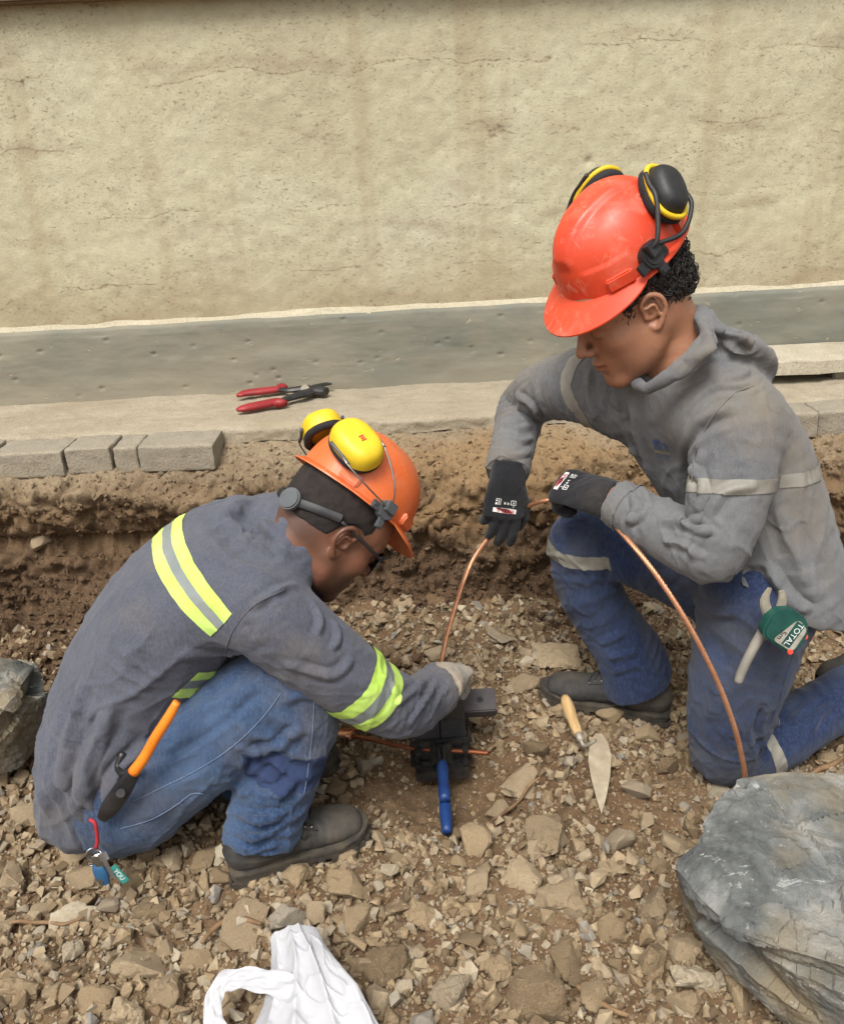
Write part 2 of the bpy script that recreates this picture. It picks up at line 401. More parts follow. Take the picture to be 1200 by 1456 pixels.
grid_sheet('plinth_ledge', xs_p, np.linspace(0, 1, 6), lime_fn, MAT['lime'], wall)
b = Bag(); b.box((0, WALL_Y - 0.02, 1.795), ((1, 0, 0), (0, 1, 0), (0, 0, 1)), (6, 0.035, 0.045)); b.build('eave_ledge', MAT['eave'], wall, True, 0.006)

# ------------------------------------------------------------------ pavement: slab strip, pavers
pave = empty('pavement', (0, 2.7, PAVE_Z)); tag(pave, kind='structure')
def slab_edge(x): return 2.555 + 0.012 * np.sin(x * 3.1) + 0.006 * vnoise(np.stack([x * 14, 0 * x, 0 * x], -1), 8)
def slab_fn(X, T):
    ye = slab_edge(X); th = 0.045 + 0.006 * vnoise(np.stack([X * 7, 0 * X, 0 * X], 1), 4)
    # T 0..0.25 = front face from bottom to top, 0.25..1 = top back to the wall
    up = np.clip(T / 0.25, 0, 1); back = np.clip((T - 0.25) / 0.75, 0, 1)
    Y = ye + back * (WALL_Y + 0.02 - ye) + 0.006 * (1 - np.clip(np.abs(T - 0.25) / 0.06, 0, 1)) + 0.004 * fbm(np.stack([X * 25, T * 8, 0 * X], 1), 3, 2) * (back < 0.01)
    p = np.stack([X, Y, 0 * X], 1)
    Z = PAVE_Z - th * (1 - up) + 0.004 * fbm(p * 5, 4, 3) * (back > 0) - 0.004 * (1 - np.clip(np.abs(T - 0.25) / 0.04, 0, 1)) + 0.0015 * fbm(p * 40, 2, 6) + 0.006 * X * 0.3
    return np.stack([X, Y, Z], 1)
grid_sheet('concrete_strip', np.concatenate([np.linspace(-6, -1.7, 40), np.linspace(-1.69, 1.69, 480), np.linspace(1.7, 6, 40)]), np.concatenate([np.linspace(0, 0.25, 9), np.linspace(0.27, 1, 50)]), slab_fn, MAT['slab'], pave)
def paver(x0, x1, y0, y1, ztop, th=0.078, rz=0.0, seed=0):
    bm = bmesh.new(); bmesh.ops.create_cube(bm, size=1); bmesh.ops.subdivide_edges(bm, edges=bm.edges[:], cuts=11, use_grid_fill=True)
    hx, hy, hz, r_ = (x1 - x0) / 2, (y1 - y0) / 2, th / 2, 0.006
    for v in bm.verts:
        q = Vector([math.copysign(abs(2 * c) ** 0.7, c) * h for c, h in zip(v.co, (hx, hy, hz))]); i_ = Vector([max(-h + r_, min(h - r_, c)) for c, h in zip(q, (hx, hy, hz))]); d_ = q - i_
        if d_.length > 1e-9: q = i_ + d_.normalized() * r_
        n_ = mnoise.fractal(q * 30 + Vector((seed * 3.3, 0, 0)), 1.0, 2.0, 4); v.co = q + (d_.normalized() if d_.length > 0 else q.normalized()) * 0.0028 * n_
    o = from_bm('paver', bm, MAT['paver'], None, True); auto_smooth(o, 50); o.parent = pave
    o.location = Vector(((x0 + x1) / 2, (y0 + y1) / 2, ztop - th / 2)) - pave.location; o.rotation_euler = (random.Random(seed).uniform(-.02, .02), random.Random(seed + 9).uniform(-.015, .015), rz)
    return o
def px_x(u, v, z): return PZ(u, v, z)[0]
left_u = [(-330, -205), (-200, -100), (-96, 2), (6, 98), (101, 161), (164, 197), (200, 303)]
for k, (ua, ub) in enumerate(left_u):
    xa, xb = px_x(ua, 632, 0.545), px_x(ub, 632, 0.545); yf = [2.405, 2.405, 2.40, 2.405, 2.412, 2.415, 2.40][k]
    paver(xa, xb, yf, 2.545, 0.548 - 0.004 * (k % 2), seed=k, rz=0.01 * (k % 3 - 1))
right_u = [(1012, 1104), (1107, 1168), (1171, 1262), (1265, 1360)]
for k, (ua, ub) in enumerate(right_u):
    xa, xb = px_x(ua, 590, 0.545), px_x(ub, 590, 0.545)
    paver(xa, xb, [2.43, 2.425, 2.44, 2.44][k], 2.552, 0.548, seed=20 + k, rz=0.008 * (k % 3 - 1))
# pale slab lying on the strip at the right
bm = bmesh.new(); bmesh.ops.create_cube(bm, size=1)
for v in bm.verts: v.co = Vector((v.co.x * 1.5, v.co.y * 0.23, v.co.z * 0.042))
bmesh.ops.subdivide_edges(bm, edges=bm.edges[:], cuts=24, use_grid_fill=True)
for v in bm.verts:
    n = mnoise.fractal(v.co * Vector((7, 20, 20)).length * 0.5 + Vector((2, 1, 5)), 1.0, 2.0, 4); v.co.z += 0.003 * n; v.co.y += 0.006 * mnoise.noise(Vector((v.co.x * 11, 3, 1)))
o = from_bm('concrete_board', bm, MAT['board'], None, True); auto_smooth(o, 45)
pb = P(1075, 508, 2.66); pb = P(1075, 512, 2.80); o.location = (pb[0] + 0.745, 2.835, PAVE_Z + 0.062); o.rotation_euler = (0.03, -0.006, -0.015)
for dx in (-0.45, 0.5):
    b_ = Bag(); b_.box((dx, 0.0, -0.036), ((1, 0, 0), (0, 1, 0), (0, 0, 1)), (0.05, 0.08, 0.018)); sb = b_.build('support_block', MAT['paver'], None, True, .004); sb.parent = o
tag(o, 'pale long concrete board lying on the pavement behind the kneeling man', 'board')

# ------------------------------------------------------------------ trench floor and bank
PIT = PZ(620, 1110, 0)
def gh(x, y):
    x = np.asarray(x, float); y = np.asarray(y, float); p = np.stack([x, y, 0 * x], -1)
    h = 0.022 * fbm(p * 2.3, 3, 11)
    h = h - 0.055 * np.exp(-(((x - PIT[0]) / 0.17) ** 2 + ((y - PIT[1]) / 0.15) ** 2))
    h = h + 0.10 * sstep(2.0, 2.3, y) * (0.6 + 0.5 * vnoise(p * 3, 5))
    return h
def gfine(x, y):
    p = np.stack([x, y, 0 * x], -1); q = p + 0.02 * np.stack([vnoise(p * 20, 1), vnoise(p * 20, 2), 0 * x], -1)
    f1, _ = worley(q * 22, 3); f2, _ = worley(q * 60, 5)
    return facet(q * 30, 4, 0.010) + 0.010 * (0.6 - f1) * (0.6 + 0.8 * vnoise(p * 6, 8)) + 0.006 * (0.5 - f2) + 0.004 * fbm(p * 40, 3, 2)
xs = np.concatenate([-np.geomspace(60, 1.5, 26), np.linspace(-1.45, 1.55, 460), np.geomspace(1.6, 60, 26)])
ys = np.concatenate([-np.geomspace(60, 0.2, 20), np.linspace(0.0, 0.6, 14), np.linspace(0.62, 2.35, 270), np.geomspace(2.4, 60, 18)])
X, Y = np.meshgrid(xs, ys); x, y = X.ravel(), Y.ravel()
mk = ((x > -1.6) & (x < 1.7) & (y > 0.4) & (y < 2.5)); z = np.where((np.abs(x) < 4) & (y > -2) & (y < 4), gh(x, y) + 0.0, 0.0)
z[mk] += gfine(x[mk], y[mk]); z[y > 2.36] = -0.05
nx = len(xs); i = (np.arange(len(ys) - 1)[:, None] * nx + np.arange(nx - 1)[None, :]).ravel()
ground = mesh('ground', np.stack([x, y, z], 1), np.stack([i, i + 1, i + 1 + nx, i + nx], 1), MAT['ground'], None, True); tag(ground, kind='structure')

BP = np.array([(2.70, 0.50), (2.57, 0.505), (2.47, 0.485), (2.41, 0.462), (2.38, 0.43), (2.36, 0.38), (2.36, 0.33), (2.375, 0.28), (2.345, 0.25), (2.325, 0.19), (2.285, 0.12), (2.20, 0.06), (2.09, 0.012), (1.97, -0.06)])
def bank_pts(xx, ss):
    c = catmull(BP, 220); L = np.concatenate([[0], np.cumsum(np.linalg.norm(np.diff(c, axis=0), axis=1))]); L /= L[-1]
    Yb = np.interp(ss, L, c[:, 0]); Zb = np.interp(ss, L, c[:, 1])
    dY = np.interp(ss + 0.01, L, c[:, 0]) - np.interp(ss - 0.01, L, c[:, 0]); dZ = np.interp(ss + 0.01, L, c[:, 1]) - np.interp(ss - 0.01, L, c[:, 1])
    N = nrm(np.stack([0 * xx, dZ, -dY], 1)); N = np.where((N[:, 1] > 0)[:, None] & (np.abs(N[:, 2:3]) < 0.5), -N, N); N[:, 2] = np.abs(N[:, 2]); N[:, 1] = -np.abs(N[:, 1])
    B = np.stack([xx, Yb, Zb], 1)
    B[:, 1] -= 0.05 * sstep(-0.2, -1.2, xx) * sstep(0.62, 0.8, ss)
    B[:, 1] -= 0.03 * vnoise(np.stack([xx * 1.7, ss * 0, ss * 0], 1), 21)
    face = sstep(0.22, 0.42, ss)
    d = 0.065 * fbm(B * np.array([2.6, 3, 5.0]), 3, 31) * face
    d = d + 0.006 * fbm(B * 12, 3, 8)
    wv = B + 0.03 * np.stack([vnoise(B * 9, 1), vnoise(B * 9, 2), vnoise(B * 9, 3)], 1)
    f1, f2 = worley(wv * np.array([11, 11, 15]), 6); d = d + 0.055 * (0.55 - f1) * face * (0.3 + 1.0 * np.clip(0.5 + vnoise(B * 4, 7), 0, 1))
    g1, g2 = worley(wv * 30, 7); d = d + 0.030 * (0.5 - g1) * (0.30 + 0.70 * face)
    d = d + 0.008 * fbm(B * 45, 3, 12) * (0.4 + 0.6 * face)
    d = d + facet(wv * np.array([14, 14, 17]), 3, 0.030) * face * np.clip(0.7 + 0.8 * vnoise(B * 5, 27), 0.15, 1.3) + facet(wv * 38, 9, 0.011) * (0.3 + 0.7 * face)
    # the undercut that runs along the left half, below the crust
    zc = 0.285 + 0.055 * vnoise(np.stack([xx * 2.6, 0 * xx, 0 * xx], 1), 14) + 0.02 * vnoise(np.stack([xx * 11, 0 * xx, 0 * xx], 1), 16)
    cut = np.exp(-((B[:, 2] - zc) / 0.034) ** 2) * sstep(-0.45, -0.75, xx) * np.clip(0.75 + 0.9 * vnoise(np.stack([xx * 4, 0 * xx, 0 * xx], 1), 17), 0, 1)
    d = d - 0.055 * cut * (0.7 + 0.6 * vnoise(np.stack([xx * 6, 0 * xx, 0 * xx], 1), 15))
    return B + N * d[:, None]
bxs = np.concatenate([np.linspace(-6, -1.75, 60), np.linspace(-1.74, 1.74, 540), np.linspace(1.75, 6, 60)]); bss = np.linspace(0, 1, 150)
Xb, Sb = np.meshgrid(bxs, bss); nxb = len(bxs); i = (np.arange(len(bss) - 1)[:, None] * nxb + np.arange(nxb - 1)[None, :]).ravel()
bank = mesh('trench_bank', bank_pts(Xb.ravel(), Sb.ravel()), np.stack([i, i + nxb, i + nxb + 1, i + 1], 1), MAT['soil'], None, True); tag(bank, kind='structure')
# ------------------------------------------------------------------ signed-distance modelling for bodies and cloth
class Vol:
    def __init__(s, lo, hi, res):
        s.lo = np.asarray(lo, float); s.res = res; n = np.ceil((np.asarray(hi) - s.lo) / res).astype(int) + 1
        s.ax = [(s.lo[i] + np.arange(n[i]) * res).astype(np.float32) for i in range(3)]; s.d = np.full(n, 1.0, np.float32)
    def sub(s, lo, hi):
        sl = []
        for i in range(3):
            a = int(np.clip(np.floor((lo[i] - s.lo[i]) / s.res), 0, len(s.ax[i]))); b = int(np.clip(np.ceil((hi[i] - s.lo[i]) / s.res) + 1, 0, len(s.ax[i])))
            if b <= a: return None
            sl.append(slice(a, b))
        return tuple(sl)
    def xyz(s, sl): return s.ax[0][sl[0]][:, None, None], s.ax[1][sl[1]][None, :, None], s.ax[2][sl[2]][None, None, :]
    def blend(s, sl, f, k, op='add'):
        cur = s.d[sl]
        if op == 'sub':
            f = -f; h = np.maximum(k - np.abs(cur - f), 0) / k; s.d[sl] = np.maximum(cur, f) + h * h * k * 0.25
        else:
            h = np.maximum(k - np.abs(cur - f), 0) / k; s.d[sl] = np.minimum(cur, f) - h * h * k * 0.25
    def chain(s, rings, k=0.02, n=None, lat=None, op='add', grow=0.0, scale=1.0):
        """rings: (centre, half_width, half_depth); lat: lateral direction(s) of the half_width"""
        C = np.array([r[0] for r in rings], float); W = np.array([r[1] for r in rings], float) * scale + grow
        D = np.array([r[2] if len(r) > 2 else r[1] for r in rings], float) * scale + grow; m = len(rings)
        n = n or max(2, (m - 1) * 4 + 1); t = np.linspace(0, m - 1, n)
        Cc = catmull(C, n) if m > 2 else catmull(C, n); Ww = catmull(W[:, None] * np.ones(3), n)[:, 0]; Dd = catmull(D[:, None] * np.ones(3), n)[:, 0]
        if lat is None: LL = np.tile(np.array([0.31, 0.77, 0.56]), (n, 1))
        else:
            lat = np.asarray(lat, float); LL = np.tile(lat, (n, 1)) if lat.ndim == 1 else np.stack([np.interp(t, np.arange(m), lat[:, j]) for j in range(3)], 1)
        mg = k + 0.012; R = np.maximum(Ww, Dd).max() + mg
        box = s.sub(Cc.min(0) - R, Cc.max(0) + R)
        if box is None: return s
        tmp = np.full(s.d[box].shape, 1.0, np.float32)
        for i in range(n - 1):
            a, b = Cc[i], Cc[i + 1]; r = max(Ww[i], Ww[i + 1], Dd[i], Dd[i + 1]) + mg
            sl = s.sub(np.minimum(a, b) - r, np.maximum(a, b) + r)
            if sl is None: continue
            X, Y, Z = s.xyz(sl); ab = b - a; L2 = ab @ ab + 1e-12; x_ = nrm(ab)
            l = LL[i] + LL[i + 1]; l = nrm(l - x_ * (l @ x_)); f = np.cross(x_, l)
            T = np.clip(((X - a[0]) * ab[0] + (Y - a[1]) * ab[1] + (Z - a[2]) * ab[2]) / L2, 0, 1).astype(np.float32)
            w = Ww[i] + (Ww[i + 1] - Ww[i]) * T; d = Dd[i] + (Dd[i + 1] - Dd[i]) * T; mm = np.minimum(w, d)
            qx, qy, qz = X - a[0] - ab[0] * T, Y - a[1] - ab[1] * T, Z - a[2] - ab[2] * T
            ql = qx * l[0] + qy * l[1] + qz * l[2]; qf = qx * f[0] + qy * f[1] + qz * f[2]; qa = qx * x_[0] + qy * x_[1] + qz * x_[2]
            k0 = (ql / w) ** 2 + (qf / d) ** 2 + (qa / mm) ** 2; k1 = (ql / w ** 2) ** 2 + (qf / d ** 2) ** 2 + (qa / mm ** 2) ** 2
            k0 = np.sqrt(k0); dist = k0 * (k0 - 1) / (np.sqrt(k1) + 1e-6); dist = np.where(k0 < 0.05, -mm, dist)
            o = tuple(slice(sl[j].start - box[j].start, sl[j].stop - box[j].start) for j in range(3))
            tmp[o] = np.minimum(tmp[o], dist)
        s.blend(box, tmp, k, op); return s
    def ell(s, c, r, axes=None, k=0.015, op='add'):
        c = np.asarray(c, float); r = np.broadcast_to(np.asarray(r, float), (3,)); axes = np.eye(3) if axes is None else np.asarray(axes, float)
        R = r.max() + k + 0.01; sl = s.sub(c - R, c + R)
        if sl is None: return s
        X, Y, Z = s.xyz(sl); q = [(X - c[0]) * a[0] + (Y - c[1]) * a[1] + (Z - c[2]) * a[2] for a in axes]
        k0 = np.sqrt(sum((q[i] / r[i]) ** 2 for i in range(3))); k1 = np.sqrt(sum((q[i] / r[i] ** 2) ** 2 for i in range(3))) + 1e-6
        f = np.where(k0 < 0.05, -r.min(), k0 * (k0 - 1) / k1).astype(np.float32); s.blend(sl, f, k, op); return s
    def half(s, p, n, k=0.004, R=9.0):   # keep the side the normal points away from (within R of p)
        p = np.asarray(p, float); sl = s.sub(p - R, p + R); X, Y, Z = s.xyz(sl); n = nrm(n); cur = s.d[sl]
        f = ((X - p[0]) * n[0] + (Y - p[1]) * n[1] + (Z - p[2]) * n[2]).astype(np.float32) + 0 * cur
        h = np.maximum(k - np.abs(cur - f), 0) / k; s.d[sl] = np.maximum(cur, f) + h * h * k * 0.25; return s
    def nets(s):
        d = s.d; sg = d < 0
        nx, ny, nz = d.shape; cnt = np.zeros((nx - 1, ny - 1, nz - 1), np.int8)
        cs = [(i, j, k) for i in (0, 1) for j in (0, 1) for k in (0, 1)]
        view = lambda a, c: a[c[0]:nx - 1 + c[0], c[1]:ny - 1 + c[1], c[2]:nz - 1 + c[2]]
        for c in cs: cnt += view(sg, c)
        act = (cnt > 0) & (cnt < 8); idx = np.argwhere(act); vid = np.full(act.shape, -1, np.int64); vid[act] = np.arange(len(idx))
        acc = np.zeros((len(idx), 3)); num = np.zeros(len(idx))
        val = {c: d[idx[:, 0] + c[0], idx[:, 1] + c[1], idx[:, 2] + c[2]].astype(float) for c in cs}
        for a in cs:
            for ax in range(3):
                if a[ax]: continue
                b = list(a); b[ax] = 1; b = tuple(b); va, vb = val[a], val[b]; m = (va < 0) != (vb < 0)
                t = np.where(m, va / np.where(m, va - vb, 1), 0); pt = np.tile(np.array(a, float), (len(idx), 1)); pt[:, ax] += t
                acc[m] += pt[m]; num[m] += 1
        V = s.lo + (idx + acc / num[:, None]) * s.res
        F = []
        for ax in range(3):
            o1, o2 = [(1, 2), (2, 0), (0, 1)][ax]
            sl0 = [slice(1, n - 1) for n in (nx, ny, nz)]; sl1 = list(sl0); sl0[ax] = slice(0, d.shape[ax] - 1); sl1[ax] = slice(1, d.shape[ax])
            A, B = sg[tuple(sl0)], sg[tuple(sl1)]; e = np.argwhere(A != B)
            if not len(e): continue
            inside = A[tuple(e.T)]; base = e.copy(); base[:, o1] += 1; base[:, o2] += 1
            def cell(da, db):
                c = base.copy(); c[:, o1] += da; c[:, o2] += db; return vid[tuple(c.T)]
            q = np.stack([cell(-1, -1), cell(0, -1), cell(0, 0), cell(-1, 0)], 1); q[~inside] = q[~inside][:, ::-1]; F.append(q)
        F = np.concatenate(F); F = F[(F >= 0).all(1)]
        return V, F
def vol_mesh(name, vol, mat, parent=None, smooth=2):
    V, F = vol.nets(); V = relax(V, F, smooth); return mesh(name, V, F, mat, parent, True)
def relax(V, F, it=1, lam=0.5):
    if it == 0: return V
    e = np.concatenate([F[:, [0, 1]], F[:, [1, 2]], F[:, [2, 3]], F[:, [3, 0]]]); n = len(V)
    deg = np.bincount(e[:, 0], minlength=n) + np.bincount(e[:, 1], minlength=n)
    for _ in range(it):
        acc = np.stack([np.bincount(e[:, 0], V[e[:, 1], j], n) + np.bincount(e[:, 1], V[e[:, 0], j], n) for j in range(3)], 1)
        V = V + lam * (acc / np.maximum(deg, 1)[:, None] - V)
    return V
def pdist_poly(V, Q):
    """distance from points to a polyline and the parameter 0..1 along it"""
    best = np.full(len(V), 9.0); par = np.zeros(len(V)); n = len(Q) - 1
    for i in range(n):
        a, b = Q[i], Q[i + 1]; ab = b - a; t = np.clip(((V - a) @ ab) / (ab @ ab + 1e-12), 0, 1); d = np.linalg.norm(V - a - t[:, None] * ab, axis=1)
        m = d < best; best[m] = d[m]; par[m] = (i + t[m]) / n
    return best, par
def bvh_of(o):
    me = o.data; return BVHTree.FromPolygons([v.co[:] for v in me.vertices], [p.vertices[:] for p in me.polygons])
def hit(bvh, u, v):
    d = ray(u, v); r = bvh.ray_cast(Vector(CAMP), Vector(d).normalized())
    return (np.array(r[0]), np.array(r[1])) if r[0] is not None else (None, None)
def folds(o, lines, pinch=1.0):
    """cloth folds: each line is (points seen in the picture, width, height); the points are laid on the cloth itself"""
    bv = bvh_of(o); V = mverts(o); N = mnormals(o); H = np.zeros(len(V))
    for pts, w, a in lines:
        w = w * 1.0; a = a * 1.45
        Q = [hit(bv, *p)[0] for p in pts]; Q = [q for q in Q if q is not None]
        if len(Q) < 2: continue
        Q = catmull(np.array(Q), 4 * len(Q)) if len(Q) > 2 else np.array(Q)
        m = (np.abs(V - Q.mean(0)).max(1) < np.ptp(Q, axis=0).max() / 2 + 4 * w + 0.02)
        d, t = pdist_poly(V[m], Q); tp = np.clip(np.minimum(t, 1 - t) * 5, 0, 1) ** 0.7
        x = d / w; H[m] += a * tp * (1.15 * np.exp(-1.15 * np.power(x + 1e-6, 1.35)) - 0.42 * np.exp(-((x - 1.75) / 0.75) ** 2))
    setverts(o, V + N * H[:, None])
def ripple(o, anchors, seed=0):
    """bunched cloth near a joint: (anchor, across-the-folds direction, wavelength, height, reach)"""
    V = mverts(o); N = mnormals(o); H = np.zeros(len(V))
    for j, (A, u, lam, amp, R) in enumerate(anchors):
        q = V - np.asarray(A); r2 = (q * q).sum(1) / R ** 2; m = r2 < 6
        u = nrm(u); w = fbm(V[m] * (0.22 / lam), 2, seed + j) ; ph = (q[m] @ u) / lam + 1.0 * w
        s_ = 1 - np.abs(((ph % 1.0) - 0.5) * 2); s_ = np.power(s_, 1.7)
        H[m] += amp * np.exp(-r2[m]) * (s_ - 0.35) * np.clip(0.55 + 1.1 * vnoise(V[m] * (0.30 / lam), seed + 3 + j), 0, 1.2)
    setverts(o, V + N * H[:, None])
def drape(o, amp, freq, seed=0, octv=3):
    V = mverts(o); N = mnormals(o); setverts(o, V + N * (amp * fbm(V * np.asarray(freq, float), octv, seed))[:, None])
def crumple(o, amp, scale, axis, stretch=2.6, seed=0, mask=None, pw=4):
    """irregular creases drawn out along an axis"""
    V = mverts(o); N = mnormals(o); ax = nrm(axis); q = V - np.outer(V @ ax, ax) * (1 - 1 / stretch); q = q * scale
    q = q + 0.55 * np.stack([vnoise(q * 0.8, seed + 1), vnoise(q * 0.8, seed + 2), vnoise(q * 0.8, seed + 3)], 1)
    r = (1 - np.abs(vnoise(q, seed + 5))) ** pw - 1.2 / pw; r2 = (1 - np.abs(vnoise(q * 2.1 + 7, seed + 6))) ** pw - 1.2 / pw
    h = amp * (r + 0.45 * r2) * np.clip(0.6 + 0.9 * vnoise(V * 4.5, seed + 8), 0.1, 1.2)
    if mask is not None: h = h * mask(V)
    setverts(o, V + N * h[:, None])
def strip_of(o, planes, off, name, mat, parent, near=None):
    """a flat band sewn on cloth: the cloth between planes (point, normal: kept on the negative side), lifted by off"""
    bm = bmesh.new(); bm.from_mesh(o.data)
    if near is not None:
        c_ = Vector(near[0]); r2 = near[1] ** 2; bmesh.ops.delete(bm, geom=[v for v in bm.verts if (v.co - c_).length_squared > r2], context='VERTS')
    for p, n in planes:
        bmesh.ops.bisect_plane(bm, geom=bm.verts[:] + bm.edges[:] + bm.faces[:], plane_co=Vector(p), plane_no=Vector(n), clear_outer=True)
    if not bm.faces: bm.free(); return None
    left = set(bm.faces); best = []
    while left:                                            # keep the one piece that was meant
        st = [left.pop()]; isl = [st[0]]
        while st:
            f = st.pop()
            for e in f.edges:
                for g in e.link_faces:
                    if g in left: left.discard(g); st.append(g); isl.append(g)
        if len(isl) > len(best): best = isl
    keep = set(best); bmesh.ops.delete(bm, geom=[f for f in bm.faces if f not in keep], context='FACES')
    for v in bm.verts: v.co += v.normal * off
    me = bpy.data.meshes.new(name); bm.to_mesh(me); bm.free()
    me.polygons.foreach_set('use_smooth', np.ones(len(me.polygons), bool)); me.materials.clear(); ob = put(name, me, mat, None); ob.parent = parent
    ob.location = o.location.copy() if parent == o.parent else (0, 0, 0)
    return ob
# ------------------------------------------------------------------ cloth, leather, skin
def m_cloth(name, a, b, dust, dustamt=0.5, weave=900, rough=0.95, heather=0.0, worn=None, dscale=3.0):
    t = NT(name)
    col = t.ramp(t.noise(7, 5, 0.6), [(0.3, a), (0.7, b)])
    if heather:
        col = t.mix(t.ramp(t.noise(270, 2, 0.75, t.coord('Object', (1, 1, 0.35))), [(0.42, 0.0), (0.62, heather)]), col, tuple(min(1, c * 2.3) for c in a[:3]) + (1,))
    if worn:
        col = t.mix(t.ramp(t.noise(4.2, 4, 0.6), [(0.46, 0.0), (0.70, 0.60)]), col, worn)
        col = t.mix(t.ramp(t.noise(210, 2, 0.75, t.coord('Object', (1, 1, 0.3))), [(0.42, 0.0), (0.64, 0.36)]), col, worn)
    col = t.mix(t.ramp(t.noise(dscale, 5, 0.65), [(0.5, 0.0), (0.72, dustamt)]), col, dust)
    col = t.mix(t.ramp(t.noise(28, 5, 0.7), [(0.66, 0.0), (0.78, dustamt * 0.55)]), col, dust)
    h = t.math('ADD', t.noise(weave * 0.45, 2, 0.6), t.math('MULTIPLY', t.noise(60, 3, 0.6), 0.4))
    t.b.inputs['Sheen Weight'].default_value = 0.12; t.b.inputs['Sheen Roughness'].default_value = 0.6
    return t.done(col, rough, t.bump(h, 0.45, 0.0028), Specular_IOR_Level=0.2)
def m_skin(name, a, b, red):
    t = NT(name)
    col = t.ramp(t.noise(12, 5, 0.6), [(0.3, a), (0.7, b)])
    col = t.mix(t.ramp(t.noise(22, 4, 0.6), [(0.5, 0.0), (0.7, 0.35)]), col, red)
    at = t.new('ShaderNodeAttribute'); at.attribute_name = 'beard'
    col = t.mix(t.math('MULTIPLY', at.outputs['Fac'], t.math('ADD', 0.45, t.math('MULTIPLY', t.noise(600, 2, 0.7), 0.5))), col, (0.012, 0.009, 0.007, 1))
    a2 = t.new('ShaderNodeAttribute'); a2.attribute_name = 'lip'
    col = t.mix(t.math('MULTIPLY', a2.outputs['Fac'], 0.7), col, S(120, 66, 52))
    t.b.inputs['Subsurface Weight'].default_value = 0.08; t.b.inputs['Subsurface Radius'].default_value = (0.01, 0.004, 0.002); t.b.inputs['Subsurface Scale'].default_value = 0.4
    col = t.mix(t.ramp(t.noise(90, 3, 0.7), [(0.55, 0.0), (0.72, 0.30)]), col, tuple(c * .62 for c in a[:3]) + (1,))
    return t.done(col, t.ramp(t.noise(35, 3, 0.6), [(0.35, 0.34), (0.65, 0.58)]), t.bump(t.math('ADD', t.noise(420, 3, 0.7), t.noise(90, 3, 0.6)), 0.28, 0.0012))
def m_shell(name, a, b, dust, scuff=0.45):
    t = NT(name)
    col = t.ramp(t.noise(9, 4, 0.55), [(0.35, a), (0.65, b)])
    scr = t.ramp(t.noise(1.0, 5, 0.7, t.coord('Object', (34, 7, 16), (0.3, 0.6, 0.2)), 1.5), [(0.62, 0.0), (0.66, 0.5)])
    col = t.mix(t.math('MULTIPLY', scr, t.ramp(t.noise(7, 3, 0.6), [(0.5, 0.0), (0.6, 0.8)])), col, dust)
    col = t.mix(t.ramp(t.noise(14, 6, 0.7), [(0.5, 0.0), (0.78, 0.35)]), col, dust)
    nz = t.new('ShaderNodeTexNoise'); nz.inputs['Scale'].default_value = 14; t.link(t.coord(), nz.inputs['Vector'])
    wv = t.mix(0.10, t.coord(), nz.outputs['Color'], 'LINEAR_LIGHT')
    ln = t.ramp(t.voro(17, 'DISTANCE_TO_EDGE', wv), [(0.0, 1.0), (0.05, 0.0)])
    col = t.mix(t.math('MULTIPLY', ln, t.ramp(t.noise(11, 3, 0.6), [(0.50, 0.0), (0.62, scuff)])), col, dust)
    col = t.mix(t.ramp(t.noise(70, 4, 0.75), [(0.62, 0.0), (0.74, 0.5)]), col, tuple(c * .45 for c in a[:3]) + (1,))
    r = t.ramp(t.noise(30, 4, 0.6), [(0.3, 0.30), (0.7, 0.55)])
    return t.done(col, r, t.bump(t.noise(90, 3, 0.5), 0.08, 0.002))
def m_leather():
    t = NT('dusty_boot_leather')
    col = t.ramp(t.noise(10, 5, 0.6), [(0.3, S(36, 35, 34)), (0.7, S(56, 54, 51))])
    col = t.mix(t.ramp(t.noise(9, 6, 0.72), [(0.42, 0.0), (0.70, 0.6)]), col, S(98, 88, 74))
    return t.done(col, 0.8, t.bump(t.math('ADD', t.noise(240, 4, 0.6), t.noise(34, 4, 0.6)), 0.3, 0.002))
